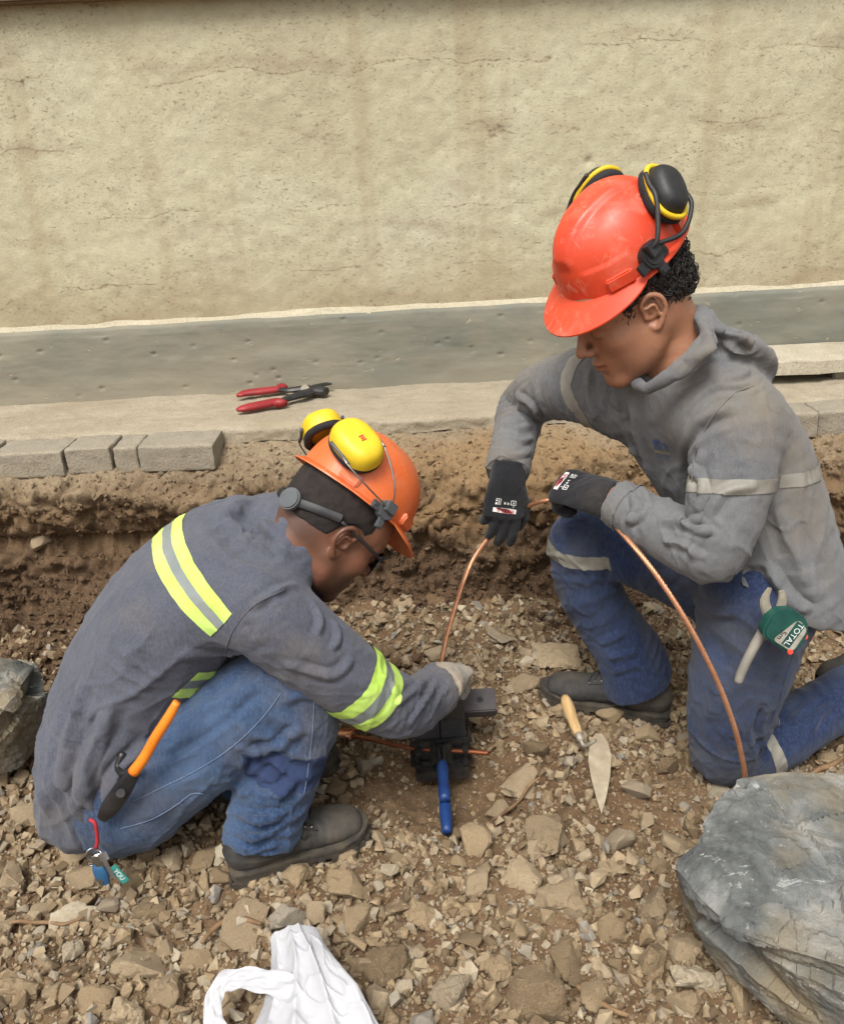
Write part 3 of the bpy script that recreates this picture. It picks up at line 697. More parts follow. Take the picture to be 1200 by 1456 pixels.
MAT.update(
    shirtL=m_cloth('heather_grey_jersey', S(68, 70, 79), S(80, 82, 91), S(136, 122, 100), 0.35, heather=0.32),
    shirtR=m_cloth('dusty_grey_cotton', S(92, 93, 95), S(106, 106, 105), S(122, 110, 90), 0.80, heather=0.15, dscale=2.2),
    jeansL=m_cloth('faded_blue_denim', S(32, 49, 76), S(43, 63, 93), S(124, 112, 94), 0.42, 700, worn=S(80, 100, 126)),
    jeansR=m_cloth('dark_blue_denim', S(26, 36, 62), S(34, 46, 76), S(100, 98, 92), 0.60, 700, worn=S(66, 80, 108), dscale=2.6),
    skinR=m_skin('tan_skin', S(150, 104, 78), S(164, 116, 88), S(150, 88, 68)), skinL=m_skin('brown_skin', S(116, 76, 57), S(132, 90, 68), S(120, 70, 52)),
    hair=simple('black_hair', (0.010, 0.008, 0.007, 1), (0.022, 0.017, 0.014, 1), 60, 0.45, 0.5, 500),
    hairL=simple('cropped_dark_hair', (0.012, 0.009, 0.008, 1), (0.03, 0.02, 0.015, 1), 40, 0.8, 0.9, 700, 0.003),
    leather=m_leather(), rubber=simple('dusty_rubber_sole', S(40, 38, 35), S(80, 71, 58), 22, 0.9, 0.4, 90),
    blackglove=m_cloth('black_coated_glove', S(24, 24, 27), S(36, 36, 39), S(92, 84, 74), 0.30, 500),
    greyglove=m_cloth('dusty_grey_glove', S(128, 122, 116), S(150, 143, 134), S(172, 154, 126), 0.7, 500),
    neon=simple('neon_yellow_tape', S(182, 218, 88), S(196, 224, 124), 10, 0.7, 0.2, 600), silver=simple('grey_reflective_tape', S(118, 124, 122), S(134, 138, 134), 12, 0.45, 0.2, 500),
    dulltape=simple('dull_silver_tape', S(126, 122, 112), S(142, 138, 127), 9, 0.6, 0.3, 300),
    navy=simple('navy_stripe', S(36, 48, 78), S(44, 58, 90), 20, 0.95, 0.3, 600),
    thread=simple('pale_stitching', S(88, 106, 134), S(112, 126, 148), 50, 0.9), lace=simple('dark_lace', S(30, 30, 32), S(44, 44, 46), 50, 0.9),
    orange=m_shell('orange_helmet_plastic', S(214, 100, 48), S(222, 112, 58), S(216, 168, 134), 0.10), red=m_shell('red_helmet_plastic', S(204, 64, 36), S(214, 76, 46), S(222, 166, 146)),
    yellow=simple('yellow_cup_plastic', S(214, 178, 26), S(222, 190, 44), 26, 0.5, 0.15, 60), black=simple('black_plastic', S(26, 26, 27), S(44, 43, 42), 24, 0.55, 0.2, 90),
    greyplastic=simple('grey_plastic', S(70, 72, 74), S(84, 86, 88), 18, 0.5, 0.1, 80), foam=simple('black_foam', S(24, 24, 25), S(34, 34, 35), 30, 0.85, 0.3, 120),
    steel=simple('steel_wire', S(150, 150, 150), S(180, 180, 178), 30, 0.35, Metallic=1.0), lens=simple('dark_lens', S(16, 15, 15), S(22, 20, 20), 4, 0.12))

def frame(fwd, left):
    x = nrm(fwd); y = nrm(np.asarray(left, float) - x * (np.asarray(left, float) @ x)); return np.stack([x, y, np.cross(x, y)])      # rows: forward, left, up
class Loc:
    """a local frame: L((x, y, z)) gives the place in the world"""
    def __init__(s, o, A): s.o = np.asarray(o, float); s.A = A
    def __call__(s, p): return s.o + np.asarray(p, float) @ s.A
    def dir(s, p): return np.asarray(p, float) @ s.A

def head_volume(H0, neck, res=0.0027, K=1.03):
    """skull, face, ears and neck in the head frame H (x forward, y left, z up, origin between the ears)"""
    H = Loc(H0.o, H0.A * K)
    lo = np.minimum(H.o - 0.19, np.min([n[0] for n in neck], 0) - 0.08); hi = np.maximum(H.o + 0.19, np.max([n[0] for n in neck], 0) + 0.08)
    v = Vol(lo, hi, res); A = H0.A; e = lambda c, r, k=0.02, op='add': v.ell(H(c), np.array(r) * K, A, k, op)
    e((-0.014, 0, 0.052), (0.097, 0.076, 0.086)); e((0.034, 0, -0.005), (0.056, 0.061, 0.080), 0.03); e((0.046, 0, 0.05), (0.044, 0.06, 0.05), 0.03)
    e((-0.035, 0, -0.01), (0.06, 0.062, 0.05), 0.04)
    for s in (-1, 1): e((0.030, s * 0.030, -0.045), (0.042, 0.034, 0.046), 0.03)
    for s in (-1, 1):
        e((0.052, s * 0.044, -0.014), (0.028, 0.02, 0.019), 0.02)
        v.chain([(H((-0.004, s * 0.056, -0.035)), 0.017), (H((0.012, s * 0.054, -0.066)), 0.016), (H((0.062, s * 0.020, -0.096)), 0.014)], 0.03)
        e((0.098, s * 0.033, 0.008), (0.017, 0.018, 0.013), 0.016, 'sub')
        e((0.0765, s * 0.032, 0.006), (0.0135, 0.0165, 0.0118), 0.004)
    v.chain([(H((0.070, 0.048, 0.024)), 0.007), (H((0.0885, 0.020, 0.029)), 0.008), (H((0.0885, -0.020, 0.029)), 0.008), (H((0.070, -0.048, 0.024)), 0.007)], 0.016)
    e((0.070, 0, -0.098), (0.021, 0.024, 0.018), 0.022); e((0.072, 0, -0.060), (0.022, 0.030, 0.026), 0.02)
    v.chain([(H((0.089, 0, 0.020)), 0.0075), (H((0.100, 0, 0.000)), 0.0085), (H((0.112, 0, -0.021)), 0.0105)], 0.014)
    for s in (-1, 1): e((0.099, s * 0.0125, -0.026), (0.011, 0.0075, 0.0078), 0.007); e((0.1055, s * 0.0065, -0.0335), (0.004, 0.0032, 0.003), 0.002, 'sub')
    v.chain([(H((0.084, -0.024, -0.0575)), 0.003), (H((0.0955, -0.008, -0.0535)), 0.0052), (H((0.0955, 0.008, -0.0535)), 0.0052), (H((0.084, 0.024, -0.0575)), 0.003)], 0.005)
    v.chain([(H((0.083, -0.022, -0.0605)), 0.003), (H((0.093, -0.007, -0.0650)), 0.0062), (H((0.093, 0.007, -0.0650)), 0.0062), (H((0.083, 0.022, -0.0605)), 0.003)], 0.005)
    v.chain([(H((0.088, -0.025, -0.0590)), 0.0016), (H((0.1005, 0, -0.0592)), 0.0016), (H((0.088, 0.025, -0.0590)), 0.0016)], 0.003, op='sub')
    e((0.098, 0, -0.077), (0.008, 0.016, 0.005), 0.01, 'sub')
    for s in (-1, 1):                                       # ears
        q = lambda x, o, z: H((x, s * (0.071 + o), z))
        v.chain([(q(0.008, 0.004, 0.008), 0.004), (q(0.010, 0.009, 0.026), 0.0045), (q(-0.006, 0.014, 0.036), 0.0048), (q(-0.022, 0.018, 0.026), 0.0048), (q(-0.025, 0.017, 0.004), 0.0046), (q(-0.014, 0.012, -0.014), 0.005), (q(-0.002, 0.006, -0.025), 0.0064), (q(0.006, 0.001, -0.018), 0.004)], 0.004, 40)
        v.chain([(q(-0.004, 0.003, 0.018), 0.016, 0.0045), (q(-0.006, 0.004, -0.004), 0.013, 0.0045)], 0.004, 6, lat=H.dir((1, 0, 0)))
        v.chain([(q(0.003, 0.011, 0.016), 0.003), (q(-0.010, 0.012, 0.016), 0.0034), (q(-0.013, 0.010, -0.004), 0.0032)], 0.004, 10)
        e((0.0015, s * 0.081, 0.000), (0.0065, 0.008, 0.008), 0.003, 'sub')
        e((0.0075, s * 0.0745, 0.0), (0.005, 0.005, 0.007), 0.004)
    v.chain(neck, 0.03, 14)
    return v
def paint(o, name, f):
    a = o.data.attributes.new(name, 'FLOAT', 'POINT'); a.data.foreach_set('value', np.clip(f, 0, 1).astype(np.float32))
def join_into(o, others):
    bm = bmesh.new(); bm.from_mesh(o.data)
    for p in others: bm.from_mesh(p.data); bpy.data.objects.remove(p)
    bm.to_mesh(o.data); bm.free(); o.data.polygons.foreach_set('use_smooth', np.ones(len(o.data.polygons), bool))

def hand(name, W, fingers, thumb, mat, parent, res=0.0021, wr=(0.034, 0.027), palm=0.041, fat=1.0):
    """a gloved hand: frame W (x to the fingertips, y to the thumb side, z out of the back of the hand)"""
    pts = []; ch = []
    base = [(0.088, 0.030), (0.094, 0.0105), (0.090, -0.0095), (0.082, -0.028)]; ln = [0.070, 0.078, 0.072, 0.057]
    for k, (bx, by) in enumerate(base):
        c = fingers[k]; p = np.array([bx - 0.012, by, -0.002]); ang = 0; spread = c[3] if len(c) > 3 else 0
        ring = [(W(p), 0.0115 * fat)]
        for j, f in enumerate((0.45, 0.30, 0.25)):
            ang += c[j]; d = np.array([math.cos(ang) * math.cos(spread), math.sin(spread) * math.cos(ang), -math.sin(ang)])
            p = p + d * (ln[k] * f + (0.012 if j == 0 else 0)); ring.append((W(p), (0.0105, 0.0098, 0.0085)[j] * fat))
        ch.append(ring)
    ch.append([(W(q), r * fat) for q, r in thumb])
    allp = np.array([r[0] for c in ch for r in c] + [W((-0.03, 0, 0))]); v = Vol(allp.min(0) - 0.06, allp.max(0) + 0.06, res)
    v.chain([(W((-0.045, 0, 0)), wr[0], wr[1]), (W((0.0, 0, 0)), wr[0], wr[1]), (W((0.035, 0.001, 0)), palm - 0.002, 0.021), (W((0.078, 0.001, -0.001)), palm, 0.0165)], 0.01, 16, lat=W.dir((0, 1, 0)))
    for c in ch[:4]: v.chain(c, 0.0055, 10)
    v.chain(ch[4], 0.012, 12)
    v.half(W((-0.040, 0, 0)), -W.dir((1, 0, 0)))
    o = vol_mesh(name, v, mat, parent, 1); drape(o, 0.0012, 70, 3); return o, ch

def boot(root, name, heel, toe, up, L=0.30, shaft_to=None, mirror=1, label=None):
    """work boot: heel and toe are the ends of the tread on the ground"""
    heel, toe = np.asarray(heel, float), np.asarray(toe, float); f = nrm(toe - heel); B = Loc(heel, frame(f, np.cross(up, f)))
    K = L / 0.30
    ringsU = [(B((0.028 * K, 0, 0.060)), 0.036, 0.040), (B((0.06 * K, 0, 0.066)), 0.0375, 0.046), (B((0.115 * K, 0, 0.066)), 0.0375, 0.044), (B((0.17 * K, 0.002, 0.056)), 0.043, 0.034), (B((0.225 * K, 0.004, 0.050)), 0.0475, 0.030), (B((0.262 * K, 0.002, 0.047)), 0.040, 0.024)]
    lo = B.o - 0.42; hi = B.o + 0.42; allp = np.array([r[0] for r in ringsU]); sh = shaft_to if shaft_to is not None else B((0.06, 0, 0.2))
    v = Vol(np.minimum(allp.min(0), sh) - 0.09, np.maximum(allp.max(0), sh) + 0.09, 0.0032)
    v.chain(ringsU, 0.02, 26, lat=B.dir((0, 1, 0)))
    v.chain([(B((0.072 * K, 0, 0.075)), 0.046, 0.042), (B((0.068 * K, 0, 0.115)), 0.047, 0.043), (sh, 0.048, 0.046)], 0.03, 10, lat=B.dir((1, 0, 0)))
    v.chain([(B((0.115 * K, 0, 0.095)), 0.020, 0.016), (B((0.165 * K, 0, 0.082)), 0.020, 0.013)], 0.02, 5, lat=B.dir((0, 1, 0)))      # tongue
    v.half(B((0, 0, 0.024)), -B.dir((0, 0, 1)))
    o = vol_mesh(name, v, MAT['leather'], root, 2)
    V = mverts(o); q = (V - B.o) @ B.A.T; N = mnormals(o)
    toe_seam = np.exp(-((q[:, 0] - (0.155 + 0.35 * np.abs(q[:, 1]) ) * K) / 0.0035) ** 2) * (q[:, 2] > 0.03)
    crease = np.exp(-((q[:, 0] - 0.185 * K) / 0.02) ** 2) * np.sin(q[:, 0] * 330 + 2 * vnoise(V * 30, 2)) * (q[:, 2] > 0.055)
    rand = np.exp(-((q[:, 2] - (0.052 + 0.10 * np.clip(0.12 - q[:, 0], 0, 1))) / 0.003) ** 2) * (q[:, 0] < 0.16 * K)
    setverts(o, V + N * (-0.0016 * toe_seam + 0.0011 * crease + 0.0012 * rand + 0.0012 * fbm(V * 30, 3, 5))[:, None])
    # sole: rand, heel block and lugs
    prof = [(-0.004, 0.026), (0.004, 0.036), (0.03, 0.041), (0.07, 0.0415), (0.12, 0.0405), (0.17, 0.046), (0.225, 0.0515), (0.262, 0.046), (0.288, 0.030), (0.300, 0.012)]
    xs_, ws_ = np.array([p[0] for p in prof]) * K, np.array([p[1] for p in prof]); tt = np.linspace(0, 1, 34)
    cx = np.interp(tt, np.linspace(0, 1, len(xs_)), xs_); cw = np.interp(cx, xs_, ws_)
    out = [(a, w) for a, w in zip(cx, cw)] + [(a, -w) for a, w in zip(cx[::-1], cw[::-1])]; n = len(out)
    def toe_up(a): return 0.012 * max(0, (a / K - 0.2) / 0.1) ** 2
    lev = [(0.014, 0.985), (0.020, 1.0), (0.0245, 0.992), (0.026, 1.008), (0.034, 1.004), (0.0365, 0.96)]; bg = Bag(); V = []; F = []
    for z, s_ in lev:
        for a, w in out: V.append(B((0.148 * K + (a - 0.148 * K) * s_, w * s_, z + toe_up(a))))
    for j in range(len(lev) - 1):
        for i in range(n): F.append((j * n + i, j * n + (i + 1) % n, (j + 1) * n + (i + 1) % n, (j + 1) * n + i))
    F.append(tuple(range(n))); F.append(tuple(range((len(lev) - 1) * n, len(lev) * n))); bg.add(V, F)
    for i in range(1, 33):                                   # lugs along both sides, heel deeper
        a, w = cx[i], cw[i]
        if 0.085 * K < a < 0.125 * K: continue
        for s_ in (-1, 1):
            if i % 2 == 0: continue
            bg.box(B((a, s_ * (w - 0.0135), 0.0085 + toe_up(a))), B.A, (0.0072, 0.0140, 0.0062))
    bg.box(B((0.042 * K, 0, 0.008)), B.A, (0.038, 0.026, 0.0075))
    so = bg.build('sole', MAT['rubber'], o, True, 0, ang=40)
    # laces, eyelet facing, heel loop, little woven tag
    bv = bvh_of(o)
    def lay(x, y, up=.0016):
        q0 = B((x, y, 0.22)); r = bv.ray_cast(Vector(q0), Vector(-B.dir((0, 0, 1)))); return (np.array(r[0]) if r[0] is not None else B((x, y, 0.09))) + B.dir((0, 0, 1)) * up
    for k in range(5):
        a = (0.122 + 0.014 * k) * K; w_ = 0.020 + .001 * k
        tube('lace', [lay(a - .004, -w_), lay(a - .002, -w_ * .5), lay(a + .001, 0), lay(a + .004, w_ * .5), lay(a + .006, w_)], .0021, MAT['lace'], o, 6, res=12)
        for s_ in (-1, 1):
            c_ = lay(a + .005 * s_, s_ * (w_ + .003), .0012); tube('eyelet', [c_, c_ + B.dir((0, 0, .0016))], .0030, MAT['steel'], o, 8)
    tube('lace', [lay(.126 * K, -.004), lay(.138 * K, -.026), lay(.150 * K, -.038, .002), lay(.162 * K, -.044, .002)], .0019, MAT['lace'], o, 6, res=14); tube('lace', [lay(.126 * K, -.004), lay(.148 * K, -.018, .004), lay(.172 * K, -.026, .002)], .0019, MAT['lace'], o, 6, res=14)
    for s_ in (-1, 1): tube('facing_seam', [lay((.112 + .012 * j) * K, s_ * (.027 + .0006 * j), .0004) for j in range(7)], .0011, MAT['lace'], o, 5)
    if label: o['label'] = label
    return o, B

def helmet(name, H, mat, label, vridge=True, front=0.048):
    """hard hat in the head frame H"""
    C = np.array([-0.004, 0, 0.047]); na, ns = 144, 54; V = []; F = []
    a = np.linspace(0, 2 * np.pi, na, endpoint=False); ca, sa = np.cos(a), np.sin(a)
    lx = np.where(ca > 0, 0.129, 0.126); ly = 0.1085
    def pt(s, shrink=0.0):
        # s 0..1 crown to rim, 1..1.3 brim
        ss = np.minimum(s, 1.0); rr = np.sin(ss * np.pi / 2) ** 0.86; zz = 0.126 * np.cos(ss * np.pi / 2) ** 0.82
        x = ca * (lx - shrink) * rr; y = sa * (ly - shrink) * rr; z = np.full(na, zz) * (1 - shrink * 6)
        if shrink == 0:
            if vridge:
                yr = np.abs(y); cen = 0.016 + 0.026 * np.clip((0.11 - x) / 0.2, 0, 1) ; ed = 1 - sstep(cen, cen + 0.012, yr)
                msk = sstep(0.055, 0.075, z) * sstep(-0.12, -0.06, x)
                z = z + 0.0080 * ed * msk; x = x + 0.006 * ed * msk * (x > 0.03)
                side = sstep(0.03, 0.05, yr) * (1 - sstep(0.085, 0.1, yr)) * sstep(0.02, 0.05, x) * (z > 0.05); x = x - 0.005 * side
            else:
                ridge = 1 - sstep(0.018, 0.028, np.abs(y)); z = z + 0.004 * ridge * sstep(0.04, 0.07, z); x = x + 0.004 * ridge * (ca > 0) * sstep(0.03, 0.06, z)
        if s > 1:
            t_ = (s - 1) / 0.3; fw = np.clip((ca - 0.35) / 0.65, 0, 1) ** 0.8; bk = np.clip((-ca - 0.5) / 0.5, 0, 1)
            ext = 0.011 + front * fw + 0.006 * bk; n2 = np.stack([ca * ly, sa * lx], 1); n2 = n2 / np.linalg.norm(n2, axis=1, keepdims=True)
            x = x + n2[:, 0] * ext * t_ + 0.006 * fw * t_; y = y + n2[:, 1] * ext * t_ * (1 - 0.25 * fw); z = z - (0.005 + 0.020 * fw + 0.004 * bk) * t_ - 0.004 * fw * t_ * t_
        return np.stack([x, y, z], 1) + C
    sv = list(np.linspace(0.02, 1.0, ns)) + [1.04, 1.1, 1.2, 1.3]
    rings = [pt(s) for s in sv]
    edge = rings[-1] - np.array([0, 0, 0.0032]); rings += [edge, (edge + pt(1.0, 0.003)) / 2 - np.array([0, 0, 0.001]), pt(1.0, 0.0045)] + [pt(s, 0.0045) for s in (0.9, 0.75, 0.5, 0.25, 0.05)]
    V = np.concatenate([H(r) for r in rings]); m = len(rings)
    for k in range(m - 1):
        for j in range(na): F.append((k * na + j, k * na + (j + 1) % na, (k + 1) * na + (j + 1) % na, (k + 1) * na + j))
    F.append(tuple(range(na - 1, -1, -1))); F.append(tuple(range((m - 1) * na, m * na)))
    root = empty(name, H((0, 0, 0.047))); tag(root, label, 'helmet')
    sh = mesh('shell', V, F, mat, root, True); bm = bmesh.new(); bm.from_mesh(sh.data); bmesh.ops.recalc_face_normals(bm, faces=bm.faces[:]); bm.to_mesh(sh.data); bm.free(); auto_smooth(sh, 42)
    for s in (-1, 1):                                         # accessory slots above the rim
        for ang, l_ in ((52, 0.024), (128, 0.02)):
            t_ = math.radians(ang); c = np.array([math.cos(t_) * 0.127, s * math.sin(t_) * 0.1065, 0.010]) + C; tg = nrm([-math.sin(t_) * 0.127, s * math.cos(t_) * 0.1085, 0])
            b = Bag(); b.box(H(c + np.array([0, 0, 0.004])), (H.dir(tg), H.dir(np.cross(tg, (0, 0, 1))), H.dir((0, 0, 1))), (l_, 0.0075, 0.012)); b.build('slot_rib', mat, sh, True, 0.003)
    return root, sh
def PP(t): return P(*t)
def rings(lst): return [(P(*r[0]),) + tuple(r[1:]) for r in lst]
def bounds(chs, pad=0.05):
    c = np.array([r[0] for ch in chs for r in ch]); rr = max(max(r[1:]) for ch in chs for r in ch); return c.min(0) - rr - pad, c.max(0) + rr + pad
def band(o, a, b, t0, t1, name, mat, parent, off=0.0016, extra=()):
    """band round a limb from a to b between fractions t0 and t1"""
    a, b = np.asarray(a), np.asarray(b); n = nrm(b - a); L = np.linalg.norm(b - a)
    return strip_of(o, [(a + n * L * t1, n), (a + n * L * t0, -n)] + list(extra), off, name, mat, parent)
def stitch(o, bv, pts, mat, parent, r=0.0011, off=0.001, name='seam', res=6):
    Q = []
    pp = catmull(np.array([[p[0], p[1], 0] for p in pts]), res * len(pts))
    for p in pp:
        h, n = hit(bv, p[0], p[1])
        if h is not None and (not Q or np.linalg.norm(h - Q[-1]) < 0.06): Q.append(h + n * off)
    if len(Q) > 2: return tube(name, np.array(Q), r, mat, parent, 5)

# ================================================================== the man squatting on the left
gZ = lambda p: float(gh(np.array([p[0]]), np.array([p[1]]))[0])
mL = empty('person', P(330, 1200, 1.42)); mL.location.z = 0
tag(mL, 'person in grey shirt with neon bands and faded jeans squatting, orange helmet on', 'person', 'workers in the trench')
latL = np.array([-0.10, 0.99, 0.04])
torsoL = rings([((128, 1118, 1.46), .162, .088), ((154, 1040, 1.47), .172, .118), ((198, 955, 1.49), .180, .136), ((250, 870, 1.51), .190, .132), ((308, 805, 1.535), .190, .112), ((362, 780, 1.545), .150, .086), ((398, 774, 1.515), .106, .080), ((424, 776, 1.500), .084, .074)])
armLr = rings([((335, 848, 1.42), .088), ((372, 868, 1.375), .084), ((450, 928, 1.375), .074), ((520, 980, 1.40), .066), ((566, 1006, 1.44), .060), ((594, 1000, 1.51), .055), ((610, 990, 1.545), .053), ((620, 982, 1.565), .053), ((632, 972, 1.59), .053)])
armLl = rings([((350, 790, 1.66), .085), ((375, 815, 1.70), .078), ((450, 935, 1.70), .056), ((540, 990, 1.72), .048), ((610, 1000, 1.72), .042)])
lo, hi = bounds([torsoL, armLr, armLl]); v = Vol(lo, hi, 0.0038)
v.chain(torsoL, 0.03, 30, lat=latL); v.chain(armLl, 0.05, 24); v.chain(armLr, 0.045, 30)
# collar and the bunched cloth behind the neck
v.chain([(P(352, 738, 1.58), .030), (P(338, 728, 1.54), .030), (P(330, 735, 1.50), .026)], 0.02, 8)
ncL = P(420, 776, 1.50)
for k, (r_, rr) in enumerate(((0.074, 0.011),)):
    axn = nrm(P(470, 775, 1.50) - P(380, 765, 1.55)); e1 = nrm(np.cross(axn, (0, 0, 1))); e2 = np.cross(axn, e1)
    ring = [(ncL + axn * 0.012 + r_ * (math.cos(t_) * e1 + math.sin(t_) * e2), rr) for t_ in np.linspace(0, 2 * np.pi, 17)]; v.chain(ring, 0.02, 48)
# tail of the shirt, hanging loose behind
v.chain(rings([((132, 1000, 1.47), .16, .07), ((96, 1070, 1.46), .155, .046), ((90, 1108, 1.46), .15, .032)]), 0.03, 12, lat=latL)
v.chain(rings([((170, 1060, 1.36), .05), ((145, 1120, 1.35), .040), ((135, 1145, 1.35), .028)]), 0.04, 8)
v.chain([(P(402, 762, 1.55), .060), (P(470, 775, 1.50), .056)], 0.004, 4, op='sub')
v.half(P(624, 979, 1.572), nrm(P(620, 982, 1.565) - P(594, 1000, 1.51)), R=.075)
shirtL = vol_mesh('shirt', v, MAT['shirtL'], mL, 1)
ripple(shirtL, [(P(575, 1000, 1.42), P(640, 960, 1.6) - P(575, 1010, 1.43), .020, .004, .07), (P(610, 985, 1.52), P(640, 960, 1.6) - P(575, 1010, 1.43), .017, .006, .06), (P(380, 800, 1.45), (0.6, -0.2, -0.7), .036, .005, .10), (P(150, 1100, 1.36), (0.8, 0, 0.25), .045, .014, .13), (P(240, 1000, 1.33), (0.5, 0, 0.8), .04, .009, .12), (P(345, 735, 1.5), (0.7, -0.3, 0.2), .03, .010, .07), (P(80, 1060, 1.4), (0.7, -0.6, 0.1), .06, .010, .12)], 3)
folds(shirtL, [([(320, 930), (370, 855), (425, 830)], .007, .006), ([(345, 905), (400, 850), (450, 838)], .006, .004), ([(150, 1160), (165, 1100), (215, 1050), (290, 1030)], .010, .011), ([(118, 1145), (125, 1085), (165, 1000)], .013, .010), ([(200, 1100), (230, 1060), (280, 1040)], .008, .008), ([(90, 1120), (100, 1040), (120, 960)], .014, .008), ([(250, 930), (330, 925), (370, 905)], .010, .006), ([(400, 940), (470, 960), (500, 935)], .008, .005), ([(350, 960), (420, 990), (480, 1010)], .009, .006), ([(300, 725), (340, 760), (390, 790)], .011, .009), ([(330, 715), (375, 745), (410, 790)], .010, .008), ([(280, 745), (330, 800), (400, 830)], .012, .006), ([(440, 850), (455, 880), (450, 905)], .007, .005), ([(470, 880), (480, 905), (470, 925)], .006, .005), ([(560, 1000), (585, 985), (610, 960)], .006, .005), ([(575, 1030), (600, 1000), (622, 968)], .006, .005), ([(600, 1030), (620, 1000), (640, 975)], .006, .004)])
off_collar = lambda V: 1 - np.exp(-(np.linalg.norm(V - ncL, axis=1) / .115) ** 4); crumple(shirtL, .0058, 11, (0.5, 0.1, 0.85), 2.2, 2, mask=off_collar); crumple(shirtL, .0024, 26, (0.9, 0.1, -0.4), 2.2, 12, mask=off_collar); crumple(shirtL, .0045, 9, (0.7, 0.1, 0.6), 2.4, 33, mask=off_collar, pw=12); drape(shirtL, 0.003, (7, 7, 7), 5); drape(shirtL, 0.0010, 40, 6)
# reflective bands: chest band runs from the spine down to the flank
bvL = bvh_of(shirtL)
def chest_band(t0, t1, name, mat, off):
    a, _ = hit(bvL, 222, 812); b, _ = hit(bvL, 290, 770); n = nrm(nrm(P(315, 800, 1.535) - P(242, 870, 1.51)) + np.array([0.05, 0.0, 0.12]))
    c0 = hit(bvL, 268, 835)[0]; w = 0.066
    return strip_of(shirtL, [(c0 + n * w * (t1 - 0.5), n), (c0 + n * w * (t0 - 0.5), -n), (P(331, 890, 1.36), nrm(P(400, 905, 1.36) - P(331, 890, 1.36))), (P(300, 850, 1.50), nrm(np.array([.75, .1, -.65]))), (P(300, 780, 1.63), (0, 1, 0))], off, name, mat, shirtL, near=(c0, .24))
chest_band(0.0, 0.36, 'neon_band', MAT['neon'], .0018); chest_band(0.36, 0.64, 'reflective_band', MAT['silver'], .0022); chest_band(0.64, 1.0, 'neon_band', MAT['neon'], .0018)
for t0, t1, nm, mt in ((0.0, 0.36, 'neon_band', 'neon'), (0.36, 0.66, 'reflective_band', 'silver'), (0.66, 1.0, 'neon_band', 'neon')):
    a = P(492, 962, 1.385); b = P(534, 990, 1.41)
    strip_of(shirtL, [(a + (b - a) * t1, b - a), (a + (b - a) * t0, a - b), ], .0020, nm, MAT[mt], shirtL, near=(P(513, 976, 1.40), .105))
for t0, t1, nm, mt in ((0.0, 0.34, 'neon_band', 'neon'), (0.34, 0.68, 'reflective_band', 'silver'), (0.68, 1.0, 'neon_band', 'neon')):
    a = P(258, 1000, 1.34); b = P(290, 972, 1.34)
    strip_of(shirtL, [(a + (b - a) * t1, b - a), (a + (b - a) * t0, a - b), (P(250, 985, 1.34), (-.6, 0, .8)), (P(260, 985, 1.40), (0, 1, 0))], .0018, nm, MAT[mt], shirtL)
stitch(shirtL, bvL, [(318, 940), (330, 900), (360, 862), (405, 838)], MAT['shirtL'], shirtL, .0014, .0004, 'shoulder_seam')
# jeans
pelL = P(178, 1098, 1.47)
thR = rings([((195, 1120, 1.38), .105, .105), ((285, 1058, 1.38), .100), ((375, 990, 1.40), .090), ((428, 952, 1.41), .078)])
shR = rings([((428, 958, 1.41), .076), ((424, 1020, 1.395), .077), ((402, 1090, 1.375), .077), ((384, 1145, 1.345), .074), ((371, 1188, 1.332), .073), ((366, 1222, 1.325), .074)])
thL = rings([((200, 1080, 1.57), .105), ((300, 1020, 1.60), .095), ((400, 950, 1.62), .078)])
shL = rings([((400, 955, 1.62), .074), ((370, 1030, 1.60), .070), ((330, 1100, 1.58), .064)])
lo, hi = bounds([thR, shR, thL, shL, [(pelL, .17)]]); v = Vol(lo, hi, 0.0038)
v.chain([(pelL - latL * 0.075, .105, .12), (pelL + latL * 0.075, .105, .12)], 0.03, 4, lat=(0.4, 0, 0.9)); v.chain(thL, .04); v.chain(shL, .02); v.chain(thR, .04, 20); v.chain(shR, .022, 28)
v.ell(P(205, 1148, 1.36), (.075, .06, .055), None, .04)
v.half(P(362, 1184, 1.33), nrm(P(361, 1206, 1.37) - P(374, 1150, 1.375) + np.array([0.016, 0, 0])), R=.14)
jeansL = vol_mesh('jeans', v, MAT['jeansL'], mL, 1)
ax = nrm(P(361, 1206, 1.37) - P(402, 1090, 1.385))
ripple(jeansL, [(P(375, 1165, 1.31), ax + np.array([.25, 0, 0]), .030, .014, .085), (P(360, 1195, 1.32), ax, .022, .010, .05), (P(395, 1080, 1.31), ax + np.array([-.4, 0, 0]), .045, .009, .09), (P(430, 950, 1.34), (0.3, 0, 1), .035, .007, .07), (P(330, 1070, 1.31), (0.7, 0, 0.5), .05, .006, .12)], 11)
folds(jeansL, [([(325, 1150), (370, 1165), (415, 1150)], .008, .008), ([(322, 1175), (365, 1190), (408, 1172)], .007, .007), ([(345, 1120), (390, 1130), (425, 1105)], .010, .007), ([(318, 1200), (355, 1212), (395, 1200)], .006, .006), ([(345, 1075), (395, 1060), (430, 1030)], .010, .007), ([(350, 1100), (375, 1080), (385, 1040)], .010, .006), ([(400, 1000), (430, 985), (455, 990)], .009, .005), ([(260, 1020), (330, 990), (380, 960)], .013, .005), ([(215, 1090), (300, 1040), (370, 985)], .008, -.004)])
crumple(jeansL, .006, 18, (0.6, 0, 0.7), 1.6, 5); crumple(jeansL, .004, 14, (0.9, 0, -0.2), 2.2, 25, pw=10); drape(jeansL, 0.002, 9, 8); drape(jeansL, 0.001, 40, 9)
bvJ = bvh_of(jeansL)
stitch(jeansL, bvJ, [(188, 1140), (230, 1120), (280, 1095), (330, 1062), (372, 1022), (400, 985)], MAT['thread'], jeansL, .0009)
